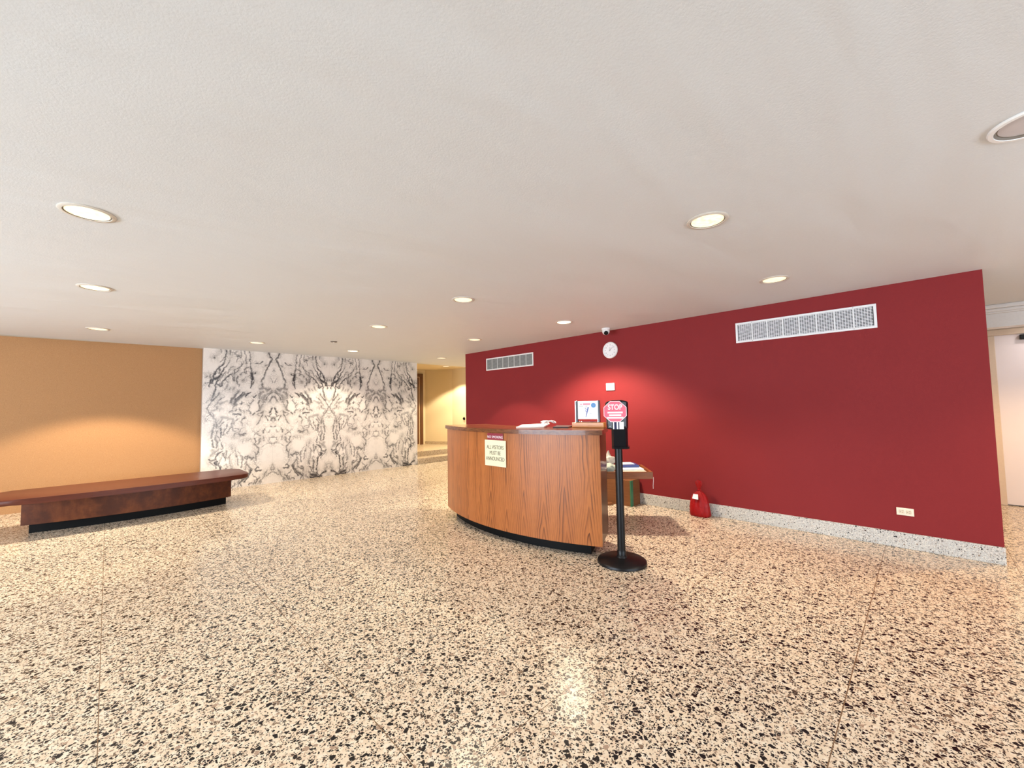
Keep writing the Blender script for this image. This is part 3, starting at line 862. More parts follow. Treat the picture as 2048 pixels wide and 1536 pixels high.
G = 'round recessed downlights in the ceiling'
LIGHTS = [
    # x, y, label, power, cone, blend, hot
    (-.106, 3.08, 'lit round downlight at far left, the nearest of the left row', 50, 108, .35, 0),
    (-.108, 4.90, 'lit round downlight at far left, middle one of the left row', 60, 108, .35, 0),
    (-.120, 7.30, 'lit round downlight in front of the tan wall, above the bench', 480, 106, .22, 0),
    (1.635, 7.34, 'lit round downlight in front of the left end of the marble wall', 80, 118, .45, 0),
    (2.475, 4.95, 'lit round downlight in the middle of the ceiling, in front of the marble centre', 70, 112, .35, 0),
    (3.171, 7.35, 'lit round downlight close to the middle of the marble wall', 170, 98, .40, 1),
    (2.478, 3.17, 'lit round downlight over the open floor in front of the desk', 90, 112, .35, 0),
    (4.105, 4.97, 'lit round downlight near the far left vent on the red wall', 150, 96, .18, 0),
    (4.127, 3.20, 'bright round downlight near the white ceiling camera and the clock', 440, 124, .45, 1),
    (2.464, .84, 'large lit round downlight in the right half of the ceiling, nearest to us', 55, 112, .35, 0),
    (4.100, .867, 'lit round downlight just above the near wide vent on the red wall', 50, 92, .5, 0),
    (5.094, 7.30, 'small far downlight before the hall opening, left of the red wall end', 110, 120, .4, 0),
]
root0 = None
for (x, y, lab, pw, cone, bl, hot) in LIGHTS:
    key = 'lens_hot' if hot else 'lens'
    if root0 is None:
        root0 = thing('recessed_downlight', lab, 'ceiling light', (x, y, CEIL), G)
        downlight_parts(root0, M[key])
    else:
        r = root0.copy(); COL.objects.link(r); r.location = (x, y, CEIL); r['label'] = lab
        for ch in root0.children:
            c = ch.copy(); COL.objects.link(c); c.parent = r
            if hot and ch.name.startswith('lens'):
                c.data = ch.data.copy(); c.data.materials[0] = M['lens_hot']
    tl = (0, R(-5)) if (x, y) == (4.127, 3.20) else ((R(20), 0) if (x, y) == (3.171, 7.35) else (0, 0))
    spot(x, y, CEIL, pw, cone, bl, tilt=tl, rad=.075)
# hall one, on the slightly higher hall ceiling
r = root0.copy(); COL.objects.link(r); r.location = (6.50, 9.10, 2.44); r['label'] = 'lit downlight inside the cream hall beyond the marble wall'
for ch in root0.children:
    c = ch.copy(); COL.objects.link(c); c.parent = r
spot(6.50, 9.10, 2.44, 260, 112, .25, (1.0, .84, .58))
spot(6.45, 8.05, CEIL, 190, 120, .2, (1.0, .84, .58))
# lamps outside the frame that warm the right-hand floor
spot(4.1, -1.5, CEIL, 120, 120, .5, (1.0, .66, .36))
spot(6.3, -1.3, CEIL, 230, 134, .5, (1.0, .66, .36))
spot(7.60, -1.1, 2.35, 17, 150, .9, (1.0, .88, .84))  # added lamp without a fixture, brightens the pale door and its recess
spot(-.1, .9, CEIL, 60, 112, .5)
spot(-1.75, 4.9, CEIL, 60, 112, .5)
# unlit one at the right border
r = thing('recessed_downlight', 'unlit white round downlight cut by the right border of the picture', 'ceiling light', (2.515, -.355, CEIL), G)
x, y, z = r.location
MB().lathe([(.103, z), (.122, z), (.124, z - .004), (.120, z - .010), (.106, z - .011), (.103, z - .004)], x, y, 48, cap=False).build('trim_ring', M['whiteplastic'], r)
MB().lathe([(.104, z - .009), (.098, z - .0015), (.092, z - .0015)], x, y, 48, cap=False).build('baffle', M['lampgap'], r)
MB().lathe([(.001, z - .004), (.06, z - .0035), (.094, z - .0015)], x, y, 48, cap=False).build('lens', M['lens_off'], r)

sp = thing('smoke_detector', 'small flat brownish ceiling disc in front of the marble wall', 'smoke detector', (2.50, 6.50, CEIL))
MB().lathe([(.05, CEIL), (.05, CEIL - .008), (.035, CEIL - .014), (.001, CEIL - .015)], 2.5, 6.5, 24, cap=False).build('base', M['lampgap'], sp)
MB().lathe([(.02, CEIL - .012), (.018, CEIL - .022), (.001, CEIL - .023)], 2.5, 6.5, 20, cap=False).build('sensor_cap', M['lampmetal'], sp)

# ceiling camera
cc = thing('security_camera', 'white dome security camera under the ceiling by the red wall', 'camera', (4.93, 3.09, CEIL))
cx, cy = 4.93, 3.09
MB().lathe([(.058, CEIL), (.058, CEIL - .018), (.052, CEIL - .024), (.048, CEIL - .026)], cx, cy, 32).build('mount_base', M['whiteplastic'], cc)
prof = [(.046, CEIL - .022)] + [(.052 * math.cos(a), CEIL - .042 - .052 * math.sin(a)) for a in [R(d) for d in (-18, 0, 18, 36, 54, 72, 86)]]
MB().lathe(prof, cx, cy, 32).build('camera_ball', M['whiteplastic'], cc)
dn = Vector((-.72, -.50, -.48)).normalized()
sd = dn.cross(Vector((0, 0, 1))).normalized(); up = sd.cross(dn)
ct = Vector((cx, cy, CEIL - .048))
MB().lathe([(.030, .044), (.030, .053), (.025, .056), (.001, .056)], 0, 0, 24, xf=lambda v: ct + sd * v.x + up * v.y + dn * v.z).build('lens', M['blackgloss'], cc)

# ------------------------------------------------------------------ on the red wall
def wall_box(y0, y1, z0, z1, d0, d1, bevel=0.0, mb=None):
    mb = mb or MB()
    mb.box((RX - d1, min(y0, y1), z0), (RX - d0, max(y0, y1), z1), bevel)
    return mb


def vent(y0, y1, z0, z1, label, cat_mat, louv_mat, dark_mat, fw, nb=8):
    t_ = thing('wall_vent', label, 'air vent', (RX, (y0 + y1) / 2, z0), 'long air vents on the red wall')
    wall_box(y0 + .01, y1 - .01, z0 + .01, z1 - .01, .0005, .003).build('backing', dark_mat, t_)
    mb = MB()
    wall_box(y0, y1, z0, z0 + fw, .0, .012, .002, mb); wall_box(y0, y1, z1 - fw, z1, .0, .012, .002, mb)
    wall_box(y0, y0 + fw, z0 + fw, z1 - fw, .0, .012, .002, mb); wall_box(y1 - fw, y1, z0 + fw, z1 - fw, .0, .012, .002, mb)
    mb.build('frame', cat_mat, t_)
    bw = (y1 - y0 - 2 * fw) / nb
    for k in range(nb):
        a = y0 + fw + k * bw
        lv = MB(); n = 13
        for i in range(n):
            zz = z0 + fw + (z1 - z0 - 2 * fw) * (i + .5) / n
            lv.box((RX - .0105, a + .006, zz - .0028), (RX - .004, a + bw - .006, zz + .0028), 0, xf=None)
        for j in range(1, 7):
            yy = a + bw * j / 7
            lv.box((RX - .0040, yy - .0022, z0 + fw), (RX - .0030, yy + .0022, z1 - fw))
        lv.build('louver_panel', louv_mat, t_)
        if k:
            wall_box(a - .0055, a + .0055, z0 + fw, z1 - fw, .001, .0115, .001).build('divider', cat_mat if cat_mat is louv_mat else M['grille2b'], t_)
    for yy in (y0 + fw + bw, y1 - fw - bw):
        for zz in (z0 + fw / 2, z1 - fw / 2):
            MB().lathe([(.001, .0), (.004, .0), (.0035, .0022), (.001, .003)], 0, 0, 10, xf=lambda v: Vector((RX - .012 - v.z, yy + v.x, zz + v.y)), cap=False).build('screw', M['greyprint'], t_)
    return t_


M['grille2b'] = plain('vent_divider_grey', (.58, .58, .56), .5, noise_amt=.02)
vent(.274, 1.485, 2.008, 2.236, 'wide white louvered vent at the right end of the red wall', M['grille'], M['grille'], M['ventdark'], .022)
vent(4.632, 5.840, 2.012, 2.240, 'long vent with grey louvers at the far left end of the red wall', M['whiteplastic'], M['grille2'], M['ventdark2'], .020)

# clock
ck = thing('wall_clock', 'round white wall clock below the ceiling camera on the red wall', 'clock', (RX, 3.130, 2.108))
kx = lambda v: Vector((RX - v.z, 3.130 - v.x, 2.108 + v.y))      # x to the viewer's right, y up, z out of the wall
MB().lathe([(.001, 0), (.112, 0), (.118, .010), (.118, .026), (.112, .034), (.101, .034), (.098, .024)], seg=56, xf=kx, cap=False).build('case', M['whiteplastic'], ck)
MB().lathe([(.001, .0242), (.099, .0240)], seg=48, xf=kx, cap=False).build('dial', M['cardwhite'], ck)
for h in range(12):
    a = R(90 - 30 * h)
    n = str(12 if h == 0 else h)
    cxx, cyy = .076 * math.cos(a), .076 * math.sin(a)
    text_mesh(n, .024, lambda v: kx(Vector((cxx + v.x, cyy + v.z, .0250 + v.y)))).build('numeral', M['greyprint'], ck)


def hand(name, ang, L, w, zz):
    a = R(90 - ang); d = Vector((math.cos(a), math.sin(a))); s = Vector((-d.y, d.x))
    pts = [d * -.012 + s * w, d * -.012 - s * w, d * L - s * w * .5, d * L + s * w * .5]
    mb = MB(); mb.prism([(p.x, p.y) for p in pts], zz, zz + .001, xf=kx)
    mb.build(name, M['greyprint'], ck)


hand('hour_hand', 2, .046, .0028, .0262)
hand('minute_hand', 50, .074, .0020, .0280)
MB().lathe([(.001, .0255), (.006, .0255), (.006, .0300), (.001, .0300)], seg=16, xf=kx, cap=False).build('hub', M['greyprint'], ck)

th = thing('thermostat', 'small white square thermostat on the red wall under the clock', 'thermostat', (RX, 3.150, 1.53))
wall_box(3.082, 3.217, 1.533, 1.636, 0, .022, .006).build('cover', M['whiteplastic'], th)
wall_box(3.087, 3.212, 1.529, 1.535, 0, .016, .001).build('base', M['greyprint'], th)

ol = thing('power_outlet', 'cream horizontal power outlet low on the red wall', 'outlet', (RX, .172, .324))
wall_box(.115, .229, .291, .357, 0, .006, .002).build('cover_plate', plain('ivory_plastic', (.86, .78, .62), .4), ol)
for yy in (.149, .195):
    wall_box(yy - .016, yy + .016, .309, .339, .005, .0085, .004).build('socket', plain('ivory_socket', (.74, .64, .48), .4), ol)
    sl = MB()
    for dy, dz in ((-.006, .007), (-.006, -.007)):
        wall_box(yy + dy - .004, yy + dy + .004, .324 + dz - .0012, .324 + dz + .0012, .008, .0092, 0, sl)
    wall_box(yy + .005, yy + .010, .3215, .3265, .008, .0092, 0, sl)
    sl.build('slot', M['lampgap'], ol)

kb = thing('door_buzzer', 'tiny black wall knob in the cream hall beside the red wall end', 'buzzer', (7.125, 9.13, 1.005))
MB().lathe([(.001, 0), (.04, 0), (.04, .02), (.03, .035), (.001, .04)], seg=20, xf=lambda v: Vector((7.132 - v.z, 9.13 + v.x, 1.005 + v.y)), cap=False).build('body', M['black'], kb)

# ------------------------------------------------------------------ reception desk
DC = Vector((5.370, 3.1595)); DR = 2.567
A0 = math.atan2(2.02 - DC.y, 3.07 - DC.x)            # right (near) end
A1 = math.atan2(4.245 - DC.y, 3.044 - DC.x)          # left (far) end
A0 %= 2 * math.pi; A1 %= 2 * math.pi                 # A1 < A0 around pi


def dp(r, a):
    return (DC.x + r * math.cos(a), DC.y + r * math.sin(a))


def arc(r, a, b, n=64):
    return [dp(r, a + (b - a) * k / n) for k in range(n + 1)]


def sector(r0, r1, a, b, z0, z1, bevel=0.0, n=64):
    return MB().prism(arc(r1, a, b, n) + arc(r0, b, a, n), z0, z1, bevel=bevel)


desk = thing('reception_desk', 'curved oak reception desk with black kick base in front of the red wall', 'desk', (*dp(DR - .3, (A0 + A1) / 2), 0))
e = .012 / DR
# front panel with UV for the veneer
fp = sector(DR - .03, DR, A0 + 0, A1 - 0, .10, 1.063)
o = fp.build('front_panel', M['oak'], desk)
uvl = o.data.uv_layers.new(name='UVMap')
off = parent_world(desk)
for lp in o.data.loops:
    v = o.data.vertices[lp.vertex_index].co + off
    a = math.atan2(v.y - DC.y, v.x - DC.x) % (2 * math.pi)
    uvl.data[lp.index].uv = ((A0 - a) * DR + (DR - math.hypot(v.x - DC.x, v.y - DC.y)) * .3, v.z)
sector(DR - .30, DR - .085, A0 - .045, A1 + .045, 0.0, .10).build('kick_base', M['black'], desk)
sector(DR - .53, DR + .020, A0 + .010, A1 - .010, 1.063, 1.105, .004).build('top', M['desktop'], desk)
sector(DR + .019, DR + .0225, A0 + .0105, A1 - .0105, 1.066, 1.101).build('top_edging', M['oakedge'], desk)
wa = .03 / DR
sector(DR - .50, DR - .031, A0 - wa, A0, .10, 1.063, n=3).build('end_panel', M['endwood'], desk)
sector(DR - .50, DR - .031, A1, A1 + wa, .10, 1.063, n=3).build('end_panel', M['endwood'], desk)
sector(DR - .72, DR - .031, A0 - wa, A1 + wa, .70, .735).build('work_surface', M['desktop'], desk)
sector(DR - .50, DR - .031, A0 - wa, A1 + wa, .10, .12).build('bottom_shelf', M['endwood'], desk)


# signs on the desk front
def on_desk(px_y, z):
    """point on the front panel facing the room, given world y"""
    dx = math.sqrt(DR ** 2 - (px_y - DC.y) ** 2)
    return Vector((DC.x - dx, px_y, z))


sg = thing('visitor_sign', 'cream plate reading ALL VISITORS MUST BE ANNOUNCED on the desk front', 'sign', tuple(on_desk(3.085, .855)))
c_ = on_desk(3.085, .857); nrm = (c_.x - DC.x, c_.y - DC.y)
fs = frame(c_ + Vector((*(Vector(nrm).normalized() * .003), 0)), nrm)
MB().box((-.152, 0, -.131), (.152, .004, .131), .0015, xf=fs).build('plate', M['creamplate'], sg)
for k, wds in enumerate(('ALL VISITORS', 'MUST BE', 'ANNOUNCED')):
    text_mesh(wds, .054, lambda v: fs(Vector((v.x, .0046 + v.y, .058 - k * .058 + v.z))), squeeze=.76).build('lettering', M['ink'], sg)
ns = thing('no_smoking_sign', 'small maroon NO SMOKING plate above the visitor sign', 'sign', tuple(on_desk(3.085, 1.0)))
MB().box((-.113, 0, .1325), (.113, .003, .201), .001, xf=fs).build('plate', M['maroon'], ns)
text_mesh('NO SMOKING', .036, lambda v: fs(Vector((v.x, .0036 + v.y, .162 + v.z)))).build('lettering', M['whiteink'], ns)

# ------------------------------------------------------------------ things on the desk top
DT = 1.105
pc = [(3.00, 2.98), (3.16, 2.74), (3.42, 2.88), (3.26, 3.14)]


def sheet(name, poly, z, th, mat, label, cat, lift=None, parent=None, group=None):
    mb = MB(); mb.prism(poly, z, z + th)
    if lift:
        bmesh.ops.subdivide_edges(mb.bm, edges=mb.bm.edges[:], cuts=6, use_grid_fill=True)
        for v in mb.bm.verts: v.co.z += lift(v.co)
    o = mb.build(name, mat, parent)
    if label: tag(o, label, cat, group)
    return o


sheet('paper_stack', pc, DT, .012, M['paper'], 'loose white papers lying on the middle of the desk top', 'papers',
      lift=lambda c: .022 * max(0, min(1, (c.x - 3.08) / .35)) ** 1.3)
fold = [(3.165, 2.625), (3.24, 2.49), (3.50, 2.61), (3.44, 2.80)]
sheet('document_folder', fold, DT, .012, M['darkleather'], 'flat dark folder on the desk between papers and wooden block', 'folder')
kc = MB(); pts = []
for k in range(46):
    a = k * .62
    pts.append((3.25 + .055 * math.sin(a * 1.0) + .0012 * k - .02, 2.79 + .05 * math.cos(a * .73) - .0010 * k, DT + .036 + .026 * (1 + math.sin(a * 1.7)) * .5 + .006))
kc.tube(pts, .0052, 6)
tag(kc.build('coiled_cord', M['cardwhite']), 'tangled white cord lying on the papers on the desk', 'cord')

# light wooden block with the sign holder on it
nB = Vector((-.941, -.337)); fB = frame((3.353, 2.340, DT), nB)
wbk = tag(MB().box((-.160, -.10, .0005), (.160, .0, .052), .004, xf=fB).build('wooden_block', M['lightwood']),
          'light orange wooden block on the desk under the white card holder', 'wooden block')
ch = thing('card_holder', 'white framed card with blue print standing on the wooden block', 'sign', tuple(fB(Vector((-.02, -.06, .052)))))
cz = .0525
MB().box((-.120, -.062, cz + .030), (.094, -.052, cz + .212), .001, xf=fB).build('card', M['cardwhite'], ch)
for xx in (-.137, .088):
    MB().box((xx + .008, -.068, cz), (xx + .026, -.046, cz + .214), .002, xf=fB).build('side_rail', M['blackgloss'], ch)
    MB().box((xx, -.066, cz), (xx + .008, -.044, cz + .214), .001, xf=fB).build('rail_edge', M['silver'], ch)
MB().box((-.112, -.064, cz), (.090, -.050, cz + .006), .001, xf=fB).build('base_strip', M['blackgloss'], ch)
fy = -.0515
MB().lathe([(.001, 0), (.024, 0), (.024, .0008), (.001, .0008)], seg=28, cap=False, xf=lambda v: fB(Vector((.050 + v.x, fy + v.z, cz + .168 + v.y)))).build('blue_roundel', M['skyprint'], ch)
mbp = MB()
for a, b, w in (((-.028, .052), (-.002, .150), .006), ((-.020, .10), (-.030, .118), .004), ((-.008, .120), (-.034, .138), .003)):
    d = Vector((b[0] - a[0], b[1] - a[1])); s = Vector((-d.y, d.x)).normalized() * w
    mbp.prism([(a[0] + s.x * .4, a[1] + s.y * .4), (a[0] - s.x * .4, a[1] - s.y * .4), (b[0] - s.x, b[1] - s.y), (b[0] + s.x, b[1] + s.y)], 0, .0008,
              xf=lambda v: fB(Vector((v.x, fy + v.z, cz + v.y))))
mbp.build('blue_drawing', M['blueprint'], ch)
MB().box((-.055, fy, cz + .172), (.018, fy + .0008, cz + .190), 0, xf=fB).build('heading', M['pinkprint'], ch)
MB().prism([(-.085, .172), (-.065, .172), (-.075, .192)], 0, .0008, xf=lambda v: fB(Vector((v.x, fy + v.z, cz + v.y)))).build('warning_mark', M['pinkprint'], ch)
for k, (a, b, zz) in enumerate(((-.095, -.055, .158), (-.04, -.015, .150), (.01, .03, .085), (-.03, -.01, .160))):
    MB().box((a, fy, cz + zz), (b, fy + .0006, cz + zz + .003), 0, xf=fB).build('small_print', M['greyprint'], ch)

# ------------------------------------------------------------------ sanitizer stand
sx_, sy_ = 3.110, 1.860
ss = thing('sanitizer_stand', 'black hand sanitizer dispenser stand with round base and stop sign', 'dispenser stand', (sx_, sy_, 0))
MB().lathe([(.001, 0), (.198, 0), (.203, .006), (.200, .022), (.185, .033), (.06, .043), (.044, .048), (.040, .060), (.036, .064), (.001, .064)], sx_, sy_, 72, cap=False).build('base', M['blackmetal'], ss)
MB().lathe([(.0325, .055), (.0325, .30), (.0315, .99), (.001, .99)], sx_, sy_, 40, cap=False).build('pole', M['blackmetal'], ss)
MB().lathe([(.036, .06), (.036, .10), (.033, .104)], sx_, sy_, 40, cap=False).build('collar', M['blackmetal'], ss)
fS = frame((sx_, sy_, 0), (-.858, -.513))
# tray / holder low part
lp = MB().prism([(-.052, .05), (.078, .05), (.078, .13), (.06, .165), (-.035, .165), (-.052, .13)], .985, 1.15, xf=fS)
lo_ = lp.build('dispenser_body', M['blackgloss'], ss)
dt = MB().prism([(-.052, .045), (.088, .045), (.088, .16), (.065, .19), (-.035, .19), (-.052, .16)], .968, .986, xf=fS)
dt.build('drip_tray', M['blackgloss'], ss)
MB().box((-.05, .0, .96), (.055, .055, 1.34), .006, xf=fS).build('back_plate', M['blackmetal'], ss)
# hood: rounded cover
hp = []
for (a, b) in ((-.096, .02), (.088, .02), (.088, .12), (.072, .155), (.04, .17), (-.048, .17), (-.080, .155), (-.096, .12)):
    hp.append((a, b))
hd = MB().prism(hp, 1.125, 1.368, bevel=.012)
for v in hd.bm.verts:
    k = (v.co.z - 1.125) / .243
    if v.co.z > 1.33:
        v.co.z -= .018 * abs(v.co.x / .09) ** 2
    v.co = fS(Vector((v.co.x * (.93 + .07 * min(1, k * 1.6)) if k < .7 else v.co.x, v.co.y, v.co.z)))
hd.build('hood', M['blackgloss'], ss)
# stop sign octagon
oc = [(.0985 * math.cos(R(22.5 + 45 * k)), .0925 * math.sin(R(22.5 + 45 * k))) for k in range(8)]
sgn = MB().prism(oc, 0, .004, xf=lambda v: fS(Vector((-.018 + v.x, .176 + v.z, 1.272 + v.y)))).build('stop_sign', M['pinkred'], ss)
ring = MB()
for k in range(8):
    a, b = Vector(oc[k]), Vector(oc[(k + 1) % 8])
    ring.prism([a * .995, b * .995, b * .955, a * .955], .004, .0048, xf=lambda v: fS(Vector((-.018 + v.x, .176 + v.z, 1.272 + v.y))))
ring.build('sign_border', M['whiteink'], sgn)
text_mesh('STOP', .060, lambda v: fS(Vector((-.018 + v.x, .1812 + v.y, 1.306 + v.z))), squeeze=.80, bold=.0012).build('lettering', M['whiteink'], sgn)
lines = MB()
for k, wd in enumerate((.060, .048, .064)):
    lines.box((-.018 - wd, .1802, 1.257 - k * .021), (-.018 + wd, .1812, 1.270 - k * .021), .0, xf=fS)
lines.build('small_print_lines', M['whiteink'], sgn)
lb = MB().box((-.038, .1703, 1.128), (.048, .1715, 1.188), .0, xf=fS).build('painted_reflection', M['cardwhite'], ss)  # reflection on the dispenser front, painted as a white patch with navy stripes
for a, b in ((-.028, -.008), (.004, .013)):
    MB().box((a, .1716, 1.1282), (b, .1722, 1.188), 0, xf=fS).build('reflection_stripe', M['navy'], lb)
MB().lathe([(.001, 0), (.004, 0), (.003, .002), (.001, .0025)], seg=10, cap=False, xf=lambda v: fS(Vector((-.060 + v.x, .168 + v.z, 1.150 + v.y)))).build('indicator_light', M['silver'], ss)

# ------------------------------------------------------------------ side table with its clutter
tA = Vector((4.168, 2.084)); e1 = Vector((-.633, .774)).normalized(); e2 = Vector((.774, .633)).normalized()
TL, TD, TZ = .80, .56, .600


def tx(v):
    p_ = tA + e1 * v[0] + e2 * v[1]
    return Vector((p_.x, p_.y, v[2]))


st_ = thing('side_table', 'small brown wooden tray table between the desk and the red wall', 'table', tuple(tx((TL / 2, TD / 2, 0))))
MB().box((.03, .03, TZ - .03), (TL - .03, TD - .03, TZ - .018), 0, xf=tx).build('tray_bottom', M['desktop'], st_)
for (a, b, c, d) in ((0, 0, TL, .03), (0, TD - .03, TL, TD), (0, .03, .03, TD - .03), (TL - .03, .03, TL, TD - .03)):
    MB().box((a, b, TZ - .075), (c, d, TZ), .003, xf=tx).build('rim', M['traywood'], st_)
MB().lathe([(.028, .0), (.028, TZ - .03)], 4.205, 2.515, 24).build('column', M['blackmetal'], st_)
MB().lathe([(.045, .0), (.045, .012), (.030, .02)], 4.205, 2.515, 24).build('foot', M['blackmetal'], st_)
MB().tube([(4.20, 2.098, TZ - .06), (4.202, 2.10, TZ - .10), (4.198, 2.103, TZ - .15), (4.202, 2.105, TZ - .185)], .0028, 6).build('hanging_string', M['paper'], st_)
tz = TZ - .0178
sheet('newspaper', [tuple(tx((a, b, 0))[:2]) for a, b in ((.05, .05), (.355, .045), (.36, .34), (.06, .36))], tz, .012, M['news'], 'pale newspaper lying in the front of the tray table', 'newspaper')
sheet('magazine', [tuple(tx((a, b, 0))[:2]) for a, b in ((.06, .16), (.355, .13), (.40, .50), (.09, .52))], tz + .0122, .014, M['cardwhite'], 'white magazine lying under the blue folder on the tray table', 'magazine')
sheet('blue_folder', [tuple(tx((a, b, 0))[:2]) for a, b in ((.09, .27), (.29, .25), (.30, .48), (.11, .50))], tz + .0264, .026, M['bluefolder'], 'dark blue folder on top of the magazine on the tray table', 'folder')
sheet('brochure', [tuple(tx((a, b, 0))[:2]) for a, b in ((.13, .32), (.28, .30), (.285, .47), (.15, .48))], tz + .0526, .006, M['paper'], 'thin pale brochure lying on the blue folder', 'brochure')


def crumple(name, mat, cx_, cy_, z0, rx, ry, h, seed, peak, label, cat):
    mb = MB()
    bmesh.ops.create_icosphere(mb.bm, subdivisions=4, radius=1.0)
    rg = random.Random(seed)
    ks = [(Vector((rg.uniform(-1, 1), rg.uniform(-1, 1), rg.uniform(-1, 1))).normalized(), rg.uniform(3, 9), rg.uniform(0, 6)) for _ in range(9)]
    for v in mb.bm.verts:
        d = v.co.normalized()
        f = 1 + sum(.055 * math.sin(k.dot(d) * w + ph_) for k, w, ph_ in ks)
        f *= 1 + .05 * math.sin(9 * d.x + 3 * math.sin(7 * d.y))
        zz = max(0.0, d.z * f * .5 + .42)
        if peak: zz = zz * (1 + peak * max(0, 1 - math.hypot(d.x, d.y) * 1.7)); f *= 1 - .45 * min(1, max(0, zz - .3))
        v.co = Vector((cx_ + d.x * f * rx, cy_ + d.y * f * ry, z0 + zz * h))
    mb.smooth = True
    return tag(mb.build(name, mat), label, cat)


cp = tx((.47, .125, 0)); crumple('crumpled_cloth', M['cloth'], cp.x, cp.y, tz + .001, .095, .095, .10, 3, 0, 'crumpled grey green cloth on the left end of the tray table', 'cloth')
cp = tx((.405, .455, 0)); crumple('plastic_bag', M['bagwhite'], cp.x, cp.y, tz + .0268, .088, .072, .130, 8, .45, 'crumpled off-white plastic bag with a peak at the back of the tray table', 'bag')

# cardboard box and flattened cardboard on the floor
cb = thing('cardboard_box', 'brown cardboard box with a green stripe against the red wall', 'box', (4.96, 2.92, 0))
MB().box((4.851, 2.737, 0), (5.085, 3.10, .335), .003).build('carton', M['cardboard'], cb)
gs = MB(); gs.box((4.8515, 2.7355, .001), (4.905, 2.737, .334)).box((4.8495, 2.7355, .001), (4.851, 2.750, .334)); gs.build('green_stripe', M['greentape'], cb)
MB().box((4.848, 2.90, .3352), (5.086, 2.94, .3362)).build('tape', M['lampmetal'], cb)
tag(MB().box((4.72, 2.98, 0), (4.84, 3.34, .008)).box((4.735, 3.00, .0085), (4.838, 3.32, .016)).build('flattened_cardboard', M['cardboard']),
    'flattened cardboard lying on the floor left of the cardboard box', 'cardboard')

# ------------------------------------------------------------------ red bag
rb = thing('plastic_bag', 'tied red plastic bag standing on the floor against the red wall', 'bag', (4.985, 1.93, 0))
mb = MB(); seg = 120
prof = [(0.0, .112, .058), (.008, .124, .066), (.03, .129, .070), (.07, .127, .068), (.11, .121, .066), (.15, .114, .062), (.19, .104, .056), (.22, .092, .048), (.245, .075, .040), (.265, .054, .032), (.282, .034, .024), (.294, .020, .016), (.303, .017, .014)]
rings = []
for (z, a, b) in prof:
    ring_ = []
    tw = z * 5.0
    pl = min(1, max(0, (z - .10) / .16))
    for k in range(seg):
        t_ = 2 * math.pi * k / seg
        w = 1 + .035 * math.sin(3 * t_ + z * 18) + .022 * math.sin(7 * t_ - z * 41) + .012 * math.sin(17 * t_ + z * 60)
        w += pl * (.075 * math.sin(13 * t_ + tw) + .05 * math.sin(8 * t_ - tw * 1.6))
        sq = (abs(math.cos(t_)) ** 4 + abs(math.sin(t_)) ** 4) ** (-.25)
        q = .45 + sq * .55 if z < .16 else 1
        ring_.append(mb.bm.verts.new((4.998 + b * w * q * math.sin(t_) + .012 * pl, 1.93 - a * .90 * w * q * math.cos(t_), z)))
    rings.append(ring_)
for a, b in zip(rings, rings[1:]):
    for k in range(seg): mb.bm.faces.new((a[k], a[(k + 1) % seg], b[(k + 1) % seg], b[k]))
mb.bm.faces.new(rings[0][::-1]); mb.bm.faces.new(rings[-1])
mb.smooth = True
mb.build('body', M['redbag'], rb)
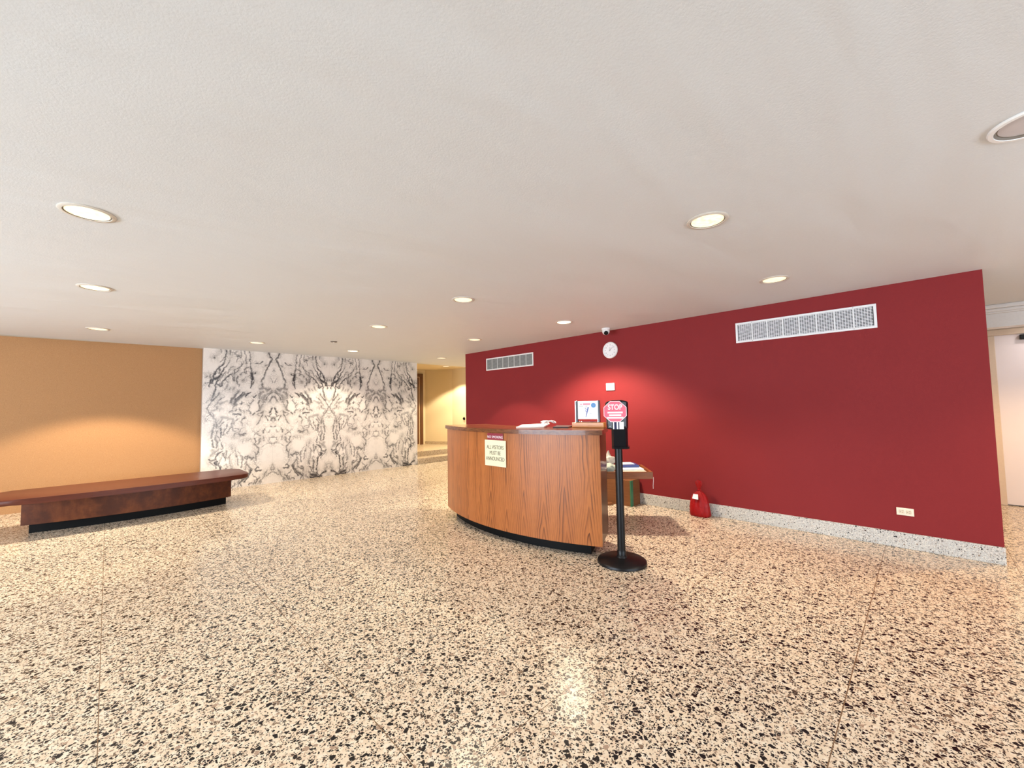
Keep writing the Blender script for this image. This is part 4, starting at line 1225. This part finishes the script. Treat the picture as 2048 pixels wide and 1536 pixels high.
# gathered film above the knot, flaring and ragged
mb = MB(); rings = []; seg = 72
for (z, r_) in ((.300, .013), (.312, .015), (.330, .020), (.350, .026), (.372, .031), (.392, .032), (.405, .026)):
    f_ = (z - .30) / .105
    ring_ = []
    for k in range(seg):
        t_ = 2 * math.pi * k / seg
        w = 1 + .28 * f_ * math.sin(6 * t_ + 1) + .14 * math.sin(11 * t_ - z * 20)
        ring_.append(mb.bm.verts.new((5.010 + .55 * r_ * w * math.sin(t_), 1.934 - r_ * w * math.cos(t_), z + .010 * f_ * math.sin(3 * t_ + 2))))
    rings.append(ring_)
for a, b in zip(rings, rings[1:]):
    for k in range(seg): mb.bm.faces.new((a[k], a[(k + 1) % seg], b[(k + 1) % seg], b[k]))
mb.bm.faces.new(rings[-1])
mb.smooth = True
mb.build('tied_neck', M['redbag'], rb)
mb = MB(); mb.tube([(5.0, 1.912, .300), (4.988, 1.93, .304), (5.0, 1.952, .300), (5.02, 1.952, .297), (5.03, 1.93, .300), (5.0, 1.912, .300)], .0055, 8)
mb.build('knot', M['redbag'], rb)
mb = MB(); mb.prism([(-.036, -.026), (.034, -.030), (.028, .026), (-.026, .026)], 0, .001,
                    xf=lambda v: Vector((4.933 - v.z + (v.y + .026) * .30, 1.952 - v.x, .232 + v.y)))
mb.build('paper_tag', M['pinkprint'] if False else M['cardwhite'], rb)

# ------------------------------------------------------------------ bench
BZ = .43
bench = thing('long_bench', 'long low dark cherry wood bench with bowed front along the tan wall', 'bench', (.31, 7.25, 0))


def bow(x, y0, depth, half=1.0):
    return y0 + depth * ((x - .31) / half) ** 2


def plan(x0, x1, yf, dep, half, yb, n=40, rnd=0.0):
    xs = [x0 + (x1 - x0) * k / n for k in range(n + 1)]
    f = [(x, bow(x, yf, dep, half)) for x in xs]
    pts = list(f)
    if rnd:
        # rounded corners
        def corner(cx_, cy_, a0, a1, r):
            return [(cx_ + r * math.cos(R(a0 + (a1 - a0) * k / 6)), cy_ + r * math.sin(R(a0 + (a1 - a0) * k / 6))) for k in range(7)]
        pts = [p_ for p_ in f if x0 + rnd < p_[0] < x1 - rnd]
        pts += corner(x1 - rnd, bow(x1, yf, dep, half) + rnd, -80, 0, rnd)
        pts += corner(x1 - rnd, yb - rnd, 0, 90, rnd)
        pts += corner(x0 + rnd, yb - rnd, 90, 180, rnd)
        pts += corner(x0 + rnd, bow(x0, yf, dep, half) + rnd, 180, 260, rnd)
    else:
        pts += [(x1, yb), (x0, yb)]
    return pts


MB().prism(plan(-.90, 1.47, 6.745, .105, 1.18, 7.66, rnd=.12), BZ - .062, BZ, bevel=.022).build('seat', M['cherry'], bench, smooth=True)
MB().prism(plan(-.655, 1.280, 6.915, .135, .97, 7.48), .108, BZ - .062).build('front_panel', M['burl'], bench)
MB().prism(plan(-.60, 1.235, 7.02, .11, .92, 7.40), 0, .108).build('kick_base', M['black'], bench)
